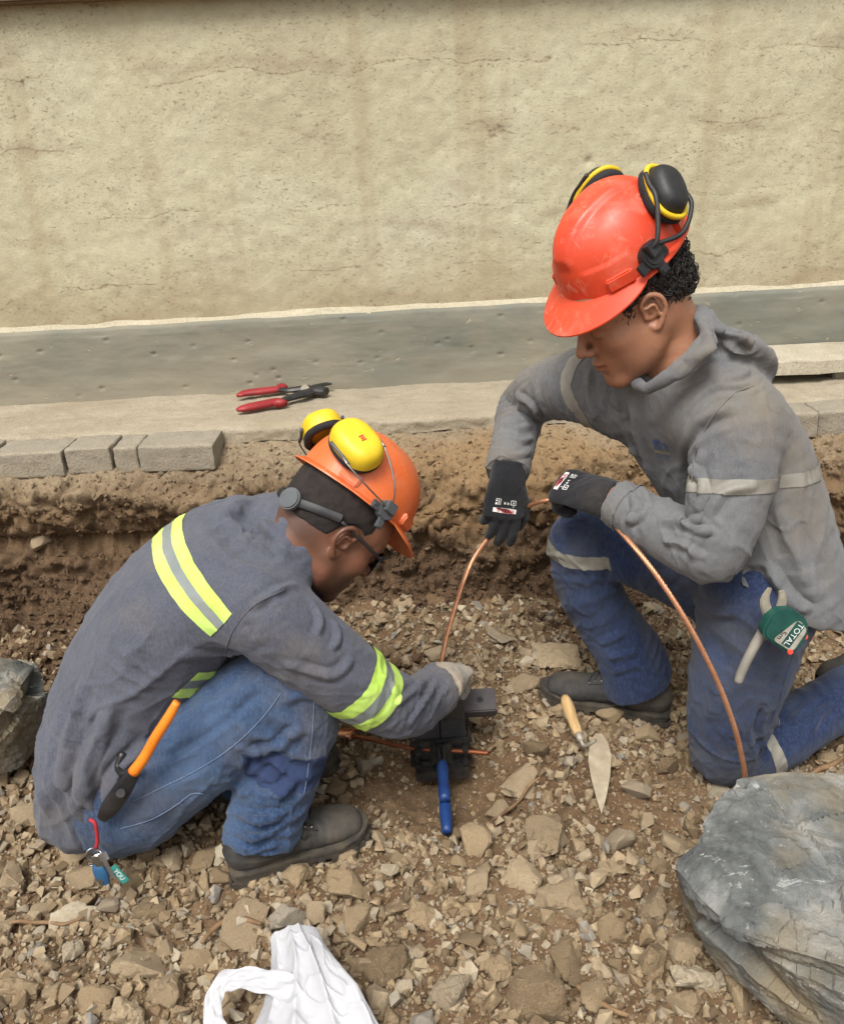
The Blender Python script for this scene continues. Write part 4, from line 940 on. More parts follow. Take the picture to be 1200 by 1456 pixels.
stitch(jeansL, bvJ, [(172, 1178), (215, 1165), (250, 1145), (275, 1128), (302, 1131)], MAT['thread'], jeansL, .0009)
stitch(jeansL, bvJ, [(447, 985), (445, 1030), (440, 1080), (432, 1130)], MAT['thread'], jeansL, .0009)
a = P(412, 1042, 1.39); b = P(403, 1085, 1.385); strip_of(jeansL, [(b, b - a), (a, a - b), (P(345, 1070, 1.3), (-1, 0, .1))], .0012, 'navy_band', MAT['navy'], jeansL)
# boots
hR = PZ(332, 1252, 0.0); tR = PZ(524, 1190, 0.0); hR[2] = gZ(hR) + .002; tR[2] = gZ(tR) + .008
bootL1, _ = boot(mL, 'boot', hR, tR, (0, 0, 1), np.linalg.norm(tR - hR), P(370, 1175, 1.365), 1)
hL = hR + np.array([-0.09, 0.24, 0.0]); tL = hL + nrm(tR - hR) * 0.29; hL[2] = gZ(hL); tL[2] = gZ(tL)
boot(mL, 'boot', hL, tL, (0, 0, 1), .29, P(330, 1100, 1.58))
# head
def head_axes(az, pt, roll, side):
    az, pt = math.radians(az), math.radians(pt)
    if side > 0: return frame((math.cos(pt) * math.cos(az), math.cos(pt) * math.sin(az), -math.sin(pt)), (-math.sin(az), math.cos(az), roll))
    return frame((-math.cos(pt) * math.cos(az), -math.cos(pt) * math.sin(az), -math.sin(pt)), (math.sin(az), -math.cos(az), roll))
A = head_axes(18, 46, -.05, 1); HL = Loc(P(488, 776, 1.435) + A[1] * 0.082, A)
HLh = Loc(np.array([-0.152, 1.53, 0.664]) + UP * .003, head_axes(25, 48, -.15, 1) * .96)
neckL = [(HL((-0.035, 0, -0.03)), .060, .064), (HL((-0.055, 0, -0.085)), .053, .055), (P(400, 776, 1.54), .050, .050), (P(362, 792, 1.55), .046, .046)]
bodyL = vol_mesh('body', head_volume(HL, neckL), MAT['skinL'], mL, 1)
Vh = mverts(bodyL); q = (Vh - HL.o) @ HL.A.T
paint(bodyL, 'beard', 0.9 * sstep(0.0, -0.035, q[:, 0] - 0.045 + 0.0 * q[:, 2]) * sstep(-0.062, -0.030, q[:, 2]) * (1 - np.exp(-(((q[:, 0] + .004) / .034) ** 2 + ((q[:, 2] + .002) / .042) ** 2))) + sstep(-0.035, -0.065, q[:, 2] + 0.25 * np.abs(q[:, 0] - 0.06) - 0.012) * sstep(0.0, 0.03, q[:, 0]) * 0.85)
paint(bodyL, 'lip', np.exp(-((q[:, 2] + 0.059) / 0.007) ** 2) * (q[:, 0] > 0.082))
bb = Vol(*bounds([torsoL, armLr, thR, shR, thL]), 0.010)
bb.chain(torsoL, .03, 14, lat=latL, scale=.66); bb.chain(armLr, .03, 14, scale=.60); bb.chain(armLl, .03, 10, scale=.6); bb.chain(thR, .03, scale=.62); bb.chain(shR[:-1], .03, scale=.7); bb.chain(thL, .03, scale=.75); bb.chain(shL[:-1], .03, scale=.7)
bb.chain([(pelL - latL * 0.07, .09, .10), (pelL + latL * 0.07, .09, .10)], 0.03, 4, lat=(0.4, 0, 0.9))
inner = vol_mesh('body_inner', bb, MAT['skinL'], mL, 1); join_into(bodyL, [inner])
# cropped hair: a shell over the skull
v = Vol(HL.o - .17, HL.o + .17, .003)
v.ell(HL((-0.017, 0, 0.055)), (.1055, .0830, .093), HL.A, .01); v.ell(HL((-0.042, 0, 0.0)), (.064, .0672, .060), HL.A, .035)
v.half(HL((0.03, 0, 0.03)), HL.dir((1, 0, -0.62))); v.half(HL((-0.05, 0, -0.006)), HL.dir((0.15, 0, -1)))
for s in (-1, 1): v.ell(HL((0.004, s * 0.082, -0.004)), (.036, .03, .044), HL.A, .012, 'sub')
hairL = vol_mesh('hair', v, MAT['hairL'], mL, 1); drape(hairL, .0012, 90, 4)
# right glove
dW = nrm(P(650, 944, 1.70) - P(634, 966, 1.60)); up_ = nrm(np.array([-0.15, -0.55, 0.85])); W = Loc(P(632, 968, 1.60), frame(dW, np.cross(up_, dW)))
fing = [(1.1, 1.2, 0.7), (1.15, 1.2, 0.7), (1.2, 1.2, 0.7), (1.2, 1.2, 0.7)]
hand('glove', W, fing, [((0.02, 0.028, -0.012), .015), ((0.05, 0.045, -0.028), .012), ((0.075, 0.035, -0.045), .0105), ((0.092, 0.018, -0.052), .009)], MAT['greyglove'], mL, wr=(.047, .040), palm=.050, fat=1.2)
W2 = Loc(P(612, 1000, 1.725), frame(nrm(P(650, 1015, 1.74) - P(610, 1000, 1.72)), (0, 0.3, 1))); hand('glove', W2, fing, [((0.02, 0.028, -0.012), .015), ((0.05, 0.045, -0.028), .012), ((0.075, 0.035, -0.045), .0105), ((0.092, 0.018, -0.052), .009)], MAT['greyglove'], mL, res=.003)
# safety glasses
go = tube('safety_glasses', [HL((0.078, -0.074, 0.020)), HL((0.105, -0.05, 0.030)), HL((0.116, 0, 0.034)), HL((0.105, 0.05, 0.030)), HL((0.078, 0.074, 0.020))], .0026, MAT['black'], mL, 6, res=22)
for s in (-1, 1): tube('temple_arm', [HL((-0.035, s * 0.088, 0.034)), HL((0.02, s * 0.086, 0.028)), HL((0.062, s * 0.081, 0.022)), HL((0.088, s * 0.068, 0.016))], .0034, MAT['black'], go, 6, res=14)

la = np.linspace(-1.0, 1.0, 28); Vl = []; Fl = []
for zz, kk in ((0.028, 1.0), (0.010, 1.02), (-0.016, 0.98)):
    for t_ in la: Vl.append(HL((0.062 + 0.050 * math.cos(t_ * 1.05) * kk - 0.005, 0.088 * math.sin(t_ * 1.05) * kk * -1, zz - 0.004 * abs(t_) + 0.006 * (1 - abs(t_)) * (zz < 0))))
for j in range(2):
    for i in range(27): Fl.append((j * 28 + i, j * 28 + i + 1, (j + 1) * 28 + i + 1, (j + 1) * 28 + i))
lens = mesh('lens', Vl, Fl, MAT['lens'], go, True); lens.modifiers.new('t', 'SOLIDIFY').thickness = .0022

# ================================================================== the man kneeling on the right
mR = empty('person', P(960, 1060, 1.65)); mR.location.z = 0
tag(mR, 'person in dusty grey hooded shirt and dark jeans kneeling on one knee, red helmet on', 'person', 'workers in the trench')
latS = nrm([-.66, .75, 0]); latH = nrm([-.25, .97, 0])
torsoR = rings([((1108, 915, 1.60), .200, .150), ((1092, 855, 1.60), .190, .146), ((1086, 810, 1.60), .182, .140), ((1062, 720, 1.61), .165, .124), ((1015, 632, 1.63), .180, .114), ((962, 568, 1.635), .178, .092), ((948, 530, 1.63), .105, .070)])
tl = np.array([latH, latH, latH, nrm(latH + latS), latS, latS, latS])
armRl = rings([((1012, 588, 1.53), .078), ((1044, 604, 1.50), .082), ((1040, 690, 1.45), .071), ((1018, 772, 1.42), .062), ((998, 780, 1.43), .060), ((955, 760, 1.49), .056), ((912, 734, 1.55), .049), ((886, 719, 1.588), .046), ((872, 712, 1.61), .046)])
armRr = rings([((868, 560, 1.74), .078), ((822, 548, 1.79), .074), ((778, 556, 1.90), .064), ((746, 578, 1.98), .057), ((733, 618, 1.90), .051), ((725, 650, 1.83), .047), ((722, 668, 1.80), .046), ((721, 680, 1.78), .046)])
lo, hi = bounds([torsoR, armRl, armRr]); v = Vol(lo, hi, 0.0038)
v.chain(torsoR, .03, 30, lat=tl); v.chain(armRr, .05, 28); v.chain(armRl, .035, 36)
v.chain(rings([((1120, 840, 1.56), .05), ((1150, 860, 1.57), .035)]), .05, 5)
# hood: roll round the neck open in a V at the front, bag on the back
hood = rings([((922, 552, 1.51), .010), ((952, 534, 1.475), .012), ((988, 502, 1.475), .015), ((1006, 470, 1.52), .017), ((988, 446, 1.62), .016), ((955, 462, 1.70), .013), ((915, 502, 1.68), .012), ((904, 542, 1.58), .010), ((920, 553, 1.515), .009)])
v.chain(hood, .02, 64)
v.chain(rings([((1000, 482, 1.60), .072, .030), ((1030, 496, 1.60), .084, .030), ((1056, 516, 1.60), .076, .025), ((1068, 534, 1.60), .055, .020)]), .022, 14, lat=latS)
v.half(P(1100, 866, 1.47), nrm(np.array([-0.34, -0.10, -1.0])), .006)
v.chain([(P(958, 512, 1.60), .058), (P(930, 468, 1.55), .054)], .004, 4, op='sub')
v.half(P(722, 672, 1.792), nrm(P(722, 668, 1.80) - P(732, 618, 1.90)), R=.07); v.half(P(879, 716, 1.60), nrm(P(884, 719, 1.59) - P(912, 736, 1.55)), R=.06)
shirtR = vol_mesh('hooded_shirt', v, MAT['shirtR'], mR, 1)
ripple(shirtR, [(P(740, 580, 1.93), P(722, 668, 1.8) - P(744, 578, 1.98), .022, .009, .09), (P(728, 640, 1.82), P(722, 668, 1.8) - P(744, 578, 1.98), .018, .006, .06), (P(1005, 770, 1.38), (-0.8, 0.5, 0.2), .030, .004, .08), (P(930, 740, 1.50), P(872, 713, 1.61) - P(955, 762, 1.49), .026, .004, .08), (P(1000, 700, 1.5), (0.5, 0, .8), .04, .004, .10), (P(1040, 500, 1.55), (0.55, -0.2, -0.8), .028, .007, .10), (P(1110, 830, 1.50), (0.5, -.3, -.8), .050, .006, .12), (P(880, 580, 1.6), (0.9, -.1, .2), .032, .007, .11), (P(800, 560, 1.8), (0.8, -.4, .2), .03, .008, .09)], 23)
folds(shirtR, [([(893, 570), (900, 640), (922, 720)], .008, .008), ([(882, 590), (892, 660), (915, 740)], .007, .007), ([(1000, 450), (1022, 470), (1060, 482)], .008, .009), ([(975, 515), (1005, 495), (1050, 492)], .008, .008), ([(960, 548), (1000, 528), (1060, 515)], .007, .006), ([(1075, 495), (1060, 530), (1015, 545)], .007, .006), ([(990, 730), (1000, 690), (985, 650)], .007, .006), ([(1005, 735), (1030, 700), (1075, 690)], .008, .006), ([(940, 770), (970, 775), (1005, 795)], .007, .006), ([(960, 735), (985, 752), (1020, 755)], .006, .006), ([(890, 742), (912, 735), (925, 715)], .006, .005), ([(1110, 720), (1128, 780), (1150, 850)], .014, .006), ([(790, 515), (785, 555), (800, 590)], .008, .007), ([(840, 520), (838, 560), (850, 600)], .009, .007), ([(722, 620), (740, 628), (758, 622)], .006, .005), ([(712, 640), (735, 648), (755, 640)], .006, .004), ([(870, 560), (880, 640), (905, 720)], .009, .009), ([(850, 570), (862, 640), (890, 710)], .008, .006), ([(900, 560), (905, 620), (930, 690)], .010, .006), ([(975, 720), (980, 660), (1000, 610), (1050, 590)], .010, -.007), ([(1000, 640), (990, 680), (985, 720)], .009, .007), ([(1085, 800), (1120, 850), (1150, 870)], .010, .010), ([(1050, 815), (1090, 850), (1110, 880)], .010, .010), ([(1010, 810), (1060, 830), (1110, 815)], .011, .007), ([(935, 740), (975, 745), (1010, 735)], .008, .007), ([(985, 800), (990, 770), (1010, 740)], .008, .007), ([(900, 700), (905, 725), (895, 748)], .007, .006), ([(990, 445), (1005, 490), (960, 540)], .008, .008), ([(1020, 455), (1050, 480), (1070, 490)], .009, .010), ([(1005, 480), (1040, 495), (1075, 500)], .009, .008), ([(985, 520), (1030, 515), (1070, 520)], .009, -.006), ([(1090, 540), (1060, 552), (1010, 560), (975, 600)], .006, -.004), ([(770, 520), (765, 560), (780, 590)], .008, .006), ([(735, 560), (760, 580), (765, 610)], .008, .006), ([(715, 600), (735, 610), (757, 605)], .007, .005)])
crumple(shirtR, .0075, 8, (-0.35, 0.1, 0.9), 3.4, 7, pw=8); crumple(shirtR, .0013, 26, (0.5, -0.2, -0.8), 2.2, 9, pw=5); crumple(shirtR, .005, 11, (-0.2, 0.1, 0.95), 3.4, 44, pw=14); drape(shirtR, .003, (6, 6, 6), 15); drape(shirtR, .0011, 38, 16)
for cp, cn, nr in ((P(722, 672, 1.792), nrm(P(722, 668, 1.80) - P(732, 618, 1.90)), .075), (P(879, 716, 1.60), nrm(P(884, 719, 1.59) - P(912, 736, 1.55)), .065)):
    strip_of(shirtR, [(cp - cn * .0015, cn), (cp - cn * .034, -cn)], .0022, 'cuff', MAT['shirtR'], shirtR, near=(cp - cn * .015, nr))
bvR = bvh_of(shirtR)
a = P(1044, 672, 1.46); b = P(1043, 703, 1.45); n_ = nrm(nrm(b - a) + np.array([0.0, 0, -.05])); c0 = hit(bvR, 1035, 693)[0]
strip_of(shirtR, [(c0 + n_ * .0125, n_), (c0 - n_ * .0125, -n_), (P(976, 690, 1.47), nrm([-.6, .8, 0])), (P(1090, 690, 1.44), nrm(P(1090, 690, 1.44) - P(1040, 690, 1.44)))], .0018, 'reflective_band', MAT['dulltape'], shirtR)
c1 = hit(bvR, 1115, 684)[0]; n1 = nrm(P(1088, 815, 1.60) - P(1015, 632, 1.63) + np.array([-.12, 0, -.02]))
strip_of(shirtR, [(c1 + n1 * .0125, n1), (c1 - n1 * .0125, -n1), (P(1092, 690, 1.5), nrm(P(1030, 690, 1.5) - P(1092, 690, 1.5))), (P(1090, 690, 1.95), (0, 1, 0))], .0018, 'reflective_band', MAT['dulltape'], shirtR)
a = P(822, 548, 1.79); b = P(778, 556, 1.90); n2 = nrm(b - a); c2 = hit(bvR, 806, 550)[0]
strip_of(shirtR, [(c2 + n2 * .0125, n2), (c2 - n2 * .0125, -n2), (P(870, 560, 1.8), (1, -.2, 0))], .0018, 'reflective_band', MAT['dulltape'], shirtR)
stitch(shirtR, bvR, [(985, 720), (985, 660), (1005, 605), (1040, 562), (1072, 548)], MAT['shirtR'], shirtR, .0015, .0004, 'shoulder_seam')
# jeans
hipA, hipB = P(1082, 848, 1.53), P(1050, 838, 1.70)
thA = rings([((1082, 850, 1.53), .106), ((1062, 915, 1.53), .105), ((1044, 985, 1.53), .095), ((1030, 1050, 1.53), .076), ((1026, 1072, 1.535), .066)])
shA = rings([((1030, 1068, 1.535), .064), ((1080, 1062, 1.56), .066), ((1135, 1030, 1.59), .064), ((1195, 993, 1.62), .062), ((1255, 962, 1.65), .062)])
thB = rings([((1050, 838, 1.70), .104), ((960, 800, 1.76), .092), ((880, 775, 1.80), .080), ((832, 768, 1.82), .074)])
shB = rings([((826, 772, 1.82), .074), ((838, 840, 1.83), .074), ((868, 890, 1.83), .074), ((898, 935, 1.81), .080), ((908, 970, 1.795), .083), ((912, 990, 1.79), .083)])
lo, hi = bounds([thA, shA, thB, shB]); v = Vol(lo, hi, 0.0038)
v.chain([(hipA, .105, .105), (hipB, .105, .105)], .03, 4); v.chain(thB, .03, 20); v.chain(shB, .02, 20); v.chain(thA, .035, 22); v.chain(shA, .012, 22)
v.half(P(912, 966, 1.80), nrm(P(912, 962, 1.83) - P(880, 890, 1.83)), R=.14)
jeansR = vol_mesh('jeans', v, MAT['jeansR'], mR, 1)
axB = nrm(P(912, 962, 1.83) - P(868, 890, 1.83))
ripple(jeansR, [(P(905, 935, 1.77), axB, .032, .012, .08), (P(850, 850, 1.76), axB + np.array([-.3, 0, .3]), .045, .008, .08), (P(985, 850, 1.62), (-.5, 0, .8), .045, .010, .10), (P(1085, 1050, 1.50), (0.8, 0, -.3), .03, .010, .06), (P(1165, 1000, 1.56), (0.8, 0, .3), .035, .009, .08), (P(1050, 900, 1.43), (.2, 0, 1), .06, .006, .12)], 41)
folds(jeansR, [([(865, 935), (905, 925), (945, 905)], .009, .008), ([(870, 955), (910, 945), (952, 930)], .008, .007), ([(850, 915), (885, 900), (925, 885)], .010, .006), ([(850, 760), (862, 800), (860, 840)], .008, -.004), ([(880, 770), (930, 800), (990, 840)], .013, .006), ([(985, 840), (1010, 870), (1050, 870)], .010, .007), ([(1000, 900), (1020, 960), (1010, 1030)], .016, .005), ([(1100, 1030), (1130, 1020), (1165, 990)], .008, .006), ([(1085, 1000), (1075, 1040), (1080, 1080)], .008, -.005), ([(1150, 1040), (1165, 1015), (1185, 1000)], .008, .006)])
crumple(jeansR, .006, 16, (0.3, 0, 0.9), 1.6, 15, pw=6); crumple(jeansR, .0055, 11, (0.7, 0.1, -0.4), 2.2, 35, pw=10); drape(jeansR, .002, 9, 18); drape(jeansR, .001, 40, 19)
bvJR = bvh_of(jeansR)
stitch(jeansR, bvJR, [(1140, 900), (1120, 950), (1105, 1000), (1092, 1030)], MAT['jeansR'], jeansR, .0014, .0003, 'seam')
stitch(jeansR, bvJR, [(845, 840), (860, 880), (885, 930), (890, 955)], MAT['jeansR'], jeansR, .0014, .0003, 'seam')
a = P(820, 785, 1.82); b = P(832, 822, 1.83); n_ = nrm(b - a + np.array([-.022, 0, 0])); c0 = hit(bvJR, 815, 800)[0]
strip_of(jeansR, [(c0 + n_ * .017, n_), (c0 - n_ * .017, -n_), (P(866, 815, 1.80), nrm([1, 0, .25]))], .0018, 'reflective_band', MAT['dulltape'], jeansR)
n_ = nrm(P(1135, 1030, 1.59) - P(1080, 1062, 1.56)); c0 = hit(bvJR, 1098, 1060)[0]
strip_of(jeansR, [(c0 + n_ * .014, n_), (c0 - n_ * .014, -n_), (P(1060, 1060, 1.56), (-1, 0, .2))], .0016, 'reflective_band', MAT['dulltape'], jeansR)
# boots
hB = PZ(948, 1018, 0.0); tB = PZ(768, 990, 0.0); hB[2] = gZ(hB); tB[2] = gZ(tB) + .006
boot(mR, 'boot', hB, tB, (0, 0, 1), np.linalg.norm(tB - hB), P(905, 945, 1.83), 1)
fA = nrm(np.array([0.10, 0.03, -1.0])); hA = P(1262, 925, 1.68); boot(mR, 'boot', hA, hA + fA * .28, nrm(np.array([-1, 0, -0.1])), .28, P(1240, 970, 1.65))
# head
A = head_axes(14, 27, .02, -1); HR = Loc(P(926, 449, 1.52) - A[1] * .082, A)
HRh = Loc(np.array([0.386, 1.62, 1.076]) + RIGHT * .007 - UP * .002, head_axes(30, 34, .02, -1) * .96)
neckR = [(HR((-0.035, 0, -0.02)), .060, .064), (HR((-0.052, 0, -0.08)), .059, .062), (P(962, 520, 1.61), .066, .066), (P(985, 575, 1.62), .075, .07)]
bodyR = vol_mesh('body', head_volume(HR, neckR), MAT['skinR'], mR, 1)
Vh = mverts(bodyR); q = (Vh - HR.o) @ HR.A.T
paint(bodyR, 'beard', 0.16 * sstep(-0.03, -0.06, q[:, 2]) * sstep(0.0, 0.03, q[:, 0]) + 0.8 * np.exp(-((q[:, 2] - 0.027 - 0.05 * np.abs(np.abs(q[:, 1]) - 0.03)) / 0.0045) ** 2) * (np.abs(q[:, 1]) > .012) * (np.abs(q[:, 1]) < .050) * (q[:, 0] > .06) + 0.9 * np.exp(-((q[:, 2] - 0.0015) / 0.0018) ** 2) * (np.abs(np.abs(q[:, 1]) - .033) < .015) * (q[:, 0] > .07))
paint(bodyR, 'lip', np.exp(-((q[:, 2] + 0.060) / 0.007) ** 2) * (q[:, 0] > 0.083) * (np.abs(q[:, 1]) < .024))
bb = Vol(*bounds([torsoR, armRl, armRr, thA, shA, thB, shB]), 0.010)
bb.chain(torsoR[2:], .03, 14, lat=tl[2:], scale=.74); bb.chain(armRl, .03, 14, scale=.68); bb.chain(armRr[:-2] + [(P(722, 668, 1.80), .040), (P(721, 690, 1.785), .038)], .03, 14, scale=.72); bb.chain(thA, .03, scale=.75); bb.chain(shA[:-1], .03, scale=.7); bb.chain(thB, .03, scale=.75); bb.chain(shB[:-1], .03, scale=.7); bb.chain([(hipA, .09, .09), (hipB, .09, .09)], .03, 4)
inner = vol_mesh('body_inner', bb, MAT['skinR'], mR, 1); join_into(bodyR, [inner])
# curly hair: cap plus many small curls at the nape and temple
v = Vol(HR.o - .18, HR.o + .18, .003)
v.ell(HR((-0.018, 0, 0.052)), (.104, .081, .090), HR.A, .01); v.ell(HR((-0.064, 0, 0.026)), (.068, .073, .058), HR.A, .03)
v.half(HR((0.046, 0, 0.03)), HR.dir((1, 0, -0.15))); v.half(HR((-0.05, 0, -0.042)), HR.dir((0.30, 0, -1)))
for s in (-1, 1): v.ell(HR((-0.004, s * 0.086, -0.008)), (.034, .032, .044), HR.A, .012, 'sub')
hairR = vol_mesh('hair', v, MAT['hair'], mR, 1); drape(hairR, .005, 60, 4)
rg = random.Random(5); cb = Bag(); V = mverts(hairR); N = mnormals(hairR); q = (V - HR.o) @ HR.A.T
cand = [i for i in range(len(V)) if q[i, 2] < 0.085 and q[i, 0] < 0.055]; rg.shuffle(cand)
for i in cand[:1300]:
    p = V[i] + N[i] * .001; t1 = nrm(np.cross(N[i], [rg.uniform(-1, 1), rg.uniform(-1, 1), rg.uniform(-1, 1)])); t2 = np.cross(N[i], t1); R_ = rg.uniform(.0035, .0085) * (1.0 if q[i, 0] < 0.0 else .6); k = rg.uniform(.7, 1.6); ln = rg.uniform(.004, .018)
    tt = np.linspace(0, k * 2 * np.pi, int(9 * k) + 3); c = p + np.cos(tt)[:, None] * t1 * R_ + np.sin(tt)[:, None] * N[i] * R_ * .9 + (tt / tt[-1])[:, None] * t2 * ln
    cb.tube(c, np.linspace(.0012, .0006, len(tt)), 4)
V_, F_ = np.concatenate(cb.V), cb.F; curls = mesh('curls', V_, F_, MAT['hair'], hairR, True); curls['kind'] = 'stuff'
# gloves
dW = nrm(P(712, 745, 1.76) - P(722, 678, 1.79)); up_ = nrm(np.array([0.12, -0.92, 0.30])); WR = Loc(P(722, 680, 1.79), frame(dW, np.cross(up_, dW)))
gr1, _ = hand('glove', WR, [(0.30, 0.35, 0.2, .10), (0.45, 0.35, 0.25, .02), (0.5, 0.4, 0.25, -.05), (0.75, 0.55, 0.3, -.10)], [((0.025, 0.024, -0.006), .016), ((0.050, 0.046, -0.014), .0135), ((0.080, 0.054, -0.022), .0115), ((0.104, 0.050, -0.030), .0095)], MAT['blackglove'], mR, wr=(.040, .034), palm=.047, fat=1.08)
dW = nrm(P(790, 688, 1.70) - P(868, 711, 1.615)); up_ = nrm(np.array([0.0, -0.55, 0.84])); WL = Loc(P(846, 704, 1.64), frame(dW, -np.cross(up_, dW)))
WL.A[2] = -WL.A[2]
gr2, _ = hand('glove', WL, [(1.15, 1.15, .6), (1.2, 1.15, .6), (1.25, 1.15, .6), (1.25, 1.15, .6)], [((0.02, 0.026, -0.012), .016), ((0.05, 0.044, -0.026), .013), ((0.078, 0.036, -0.040), .011), ((0.098, 0.018, -0.050), .0095)], MAT['blackglove'], mR, wr=(.043, .036), palm=.049, fat=1.15)
# ================================================================== helmets and ear muffs
def cup(name, c, ax, w, h, dpt, mat, parent, flat_front=0.55):
    """ear muff cup: c = centre of the open side, ax = rows (out, up, across)"""
    c = np.asarray(c, float); V = []; F = []; na = 40; n_ = 14
    for k in range(n_):
        t_ = k / (n_ - 1); a_ = t_ * np.pi / 2
        rr = math.cos(a_) ** flat_front if t_ < 1 else 0.02; z = math.sin(a_) ** 0.75 * dpt
        if t_ < 0.001: rr = 1.0
        for j in range(na):
            b_ = 2 * np.pi * j / na; x, y = np.sign(math.cos(b_)) * abs(math.cos(b_)) ** 0.82, np.sign(math.sin(b_)) * abs(math.sin(b_)) ** 0.82
            V.append(c + ax[0] * z + ax[1] * h * y * rr + ax[2] * w * x * rr)
    for k in range(n_ - 1):
        for j in range(na): F.append((k * na + j, k * na + (j + 1) % na, (k + 1) * na + (j + 1) % na, (k + 1) * na + j))
    F.append(tuple(range((n_ - 1) * na, n_ * na))); F.append(tuple(range(na - 1, -1, -1)))
    o = mesh(name, V, F, mat, parent, True); auto_smooth(o, 50); return o
def oval(c, ax, w, h, n=41, pw=0.82, a0=0, a1=2 * np.pi):
    b_ = np.linspace(a0, a1, n); x = np.sign(np.cos(b_)) * np.abs(np.cos(b_)) ** pw; y = np.sign(np.sin(b_)) * np.abs(np.sin(b_)) ** pw
    return np.asarray(c) + ax[1] * (h * y)[:, None] + ax[2] * (w * x)[:, None]
def text_mesh(name, body, size, c, xdir, ydir, mat, parent, bv=None, depth=0.0006, align='CENTER', lift=0.0015, shear=0.0):
    cu = bpy.data.curves.new(name, 'FONT'); cu.body = body; cu.size = size; cu.align_x = align; cu.align_y = 'CENTER'; cu.extrude = depth; cu.shear = shear
    ob = bpy.data.objects.new('tmp', cu); COL.objects.link(ob); dg = bpy.context.evaluated_depsgraph_get(); me = bpy.data.meshes.new_from_object(ob.evaluated_get(dg)); bpy.data.objects.remove(ob)
    x_, y_ = nrm(xdir), nrm(ydir); n_ = np.cross(x_, y_); c = np.asarray(c, float)
    V = np.empty(len(me.vertices) * 3, np.float32); me.vertices.foreach_get('co', V); V = V.reshape(-1, 3).astype(float); W_ = []
    for p in V:
        q = c + x_ * p[0] + y_ * p[1]
        if bv is not None:
            r = bv.ray_cast(Vector(q + n_ * .06), Vector(-n_))
            if r[0] is not None: q = np.array(r[0])
        W_.append(q + n_ * (lift + p[2]))
    me.vertices.foreach_set('co', np.array(W_, np.float32).ravel()); me.update(); me.materials.clear(); return put(name, me, mat, parent)
MAT.update(redprint=simple('red_print', S(176, 40, 44), S(190, 60, 60), 30, 0.8), whiteprint=simple('white_print', S(206, 204, 200), S(222, 220, 214), 40, 0.8), blueprint=simple('blue_print', S(52, 70, 112), S(64, 84, 124), 40, 0.9), tanprint=simple('ochre_print', S(126, 116, 92), S(140, 128, 98), 40, 0.9))

# orange helmet on the squatting man, its yellow muffs folded back
hel1, sh1 = helmet('hard_hat', HLh, MAT['orange'], 'orange hard hat with yellow ear muffs folded back on its crown', vridge=False, front=0.034)
def muff_frame(H, c, out, up):
    o = nrm(H.dir(out)); u = np.asarray(H.dir(up), float); u = nrm(u - o * (o @ u)); return H(c), np.stack([o, u, np.cross(o, u)])
for s in (-1, 1):
    br = HLh((0.004, s * 0.1115, 0.050)); c, ax = muff_frame(HLh, (-0.098, s * 0.066, 0.104), (-0.56, s * 0.62, 0.50), (-0.092 - 0.004, s * -.04, 0.055))
    cu_ = cup('ear_cup', c + ax[0] * .010, ax, .040, .054, .036, MAT['yellow'], hel1, .42)
    V_, F_ = tube_mesh(oval(c + ax[0] * .006, ax, .034, .046, 41), .0085, 8, False); mesh('cushion', V_, F_, MAT['foam'], cu_, True)
    for e_ in (-1, 1):
        p0 = c + ax[0] * .022 + ax[2] * .041 * e_ * s; d_ = ax[1]
        wire = [p0 + d_ * .020, p0 - d_ * .004, p0 - d_ * .030 + HLh.dir((0.0, s * .006, -.004)), (p0 - d_ * .045 + br) / 2 + HLh.dir((0.012 * e_ - .004, s * .018, 0.0)), br + HLh.dir((0.005 * e_, s * .012, 0.006))]
        tube('wire_arm', wire, .0016, MAT['steel'], hel1, 6, res=22)
        tube('wire_sleeve', [p0 + d_ * .024, p0 - d_ * .006, p0 - d_ * .028 + HLh.dir((0.0, s * .005, -.003))], .0034, MAT['greyplastic'], hel1, 8, res=8)
    # bracket
    b = Bag(); o_ = nrm(HLh.dir((0.10, s, .25))); u_ = nrm(HLh.dir((0, 0, 1)) - o_ * (HLh.dir((0, 0, 1)) @ o_)); w_ = np.cross(o_, u_)
    b.tube([br - o_ * .006, br + o_ * .010], .019, 8); b.box(br + o_ * .011 + u_ * .006, (o_, u_, w_), (.007, .010, .012)); b.tube([br + o_ * .009, br + o_ * .014], .006, 12)
    b.box(br + u_ * -.024 + o_ * .002 - w_ * .002, (o_, u_, w_), (.0035, .012, .007)); b.box(br - w_ * .024 * s + o_ * .002 - u_ * .004, (o_, u_, w_), (.0035, .008, .010))
    b.tube([br - u_ * .032 + o_ * .004, br - u_ * .032 + o_ * .008], .0035, 8); b.tube([br - w_ * .030 * s - u_ * .004 + o_ * .004, br - w_ * .030 * s - u_ * .004 + o_ * .008], .0035, 8)
    b.build('bracket', MAT['greyplastic'], hel1, True, .0012)
    if s < 0:
        fm = c + ax[0] * .0465
        for i in range(3):
            bb_ = Bag(); bb_.box(fm + ax[1] * (-.008 + .0045 * (i - 1)) + ax[2] * .0, (ax[0], ax[1], ax[2]), (.0006, .0013, .0048 - .0012 * (i % 2))); bb_.build('printed_mark', MAT['redprint'], cu_, False)
# ratchet strap with knob at the back
b = Bag(); b.tube([HL((-0.118, 0.02, 0.004)), HL((-0.124, 0, 0.0)), HL((-0.112, -0.040, 0.008)), HL((-0.085, -0.066, 0.022)), HL((-0.04, -0.086, 0.038))], .0085, 8, flat=(HL.dir((0.6, 0.5, 0)), .3), res=20); b.build('headband', MAT['black'], hel1)
b = Bag(); b.tube([HL((-0.112, -0.034, 0.006)), HL((-0.124, -0.042, 0.007))], .021, 20); b.build('ratchet_knob', MAT['greyplastic'], hel1, True, .003)

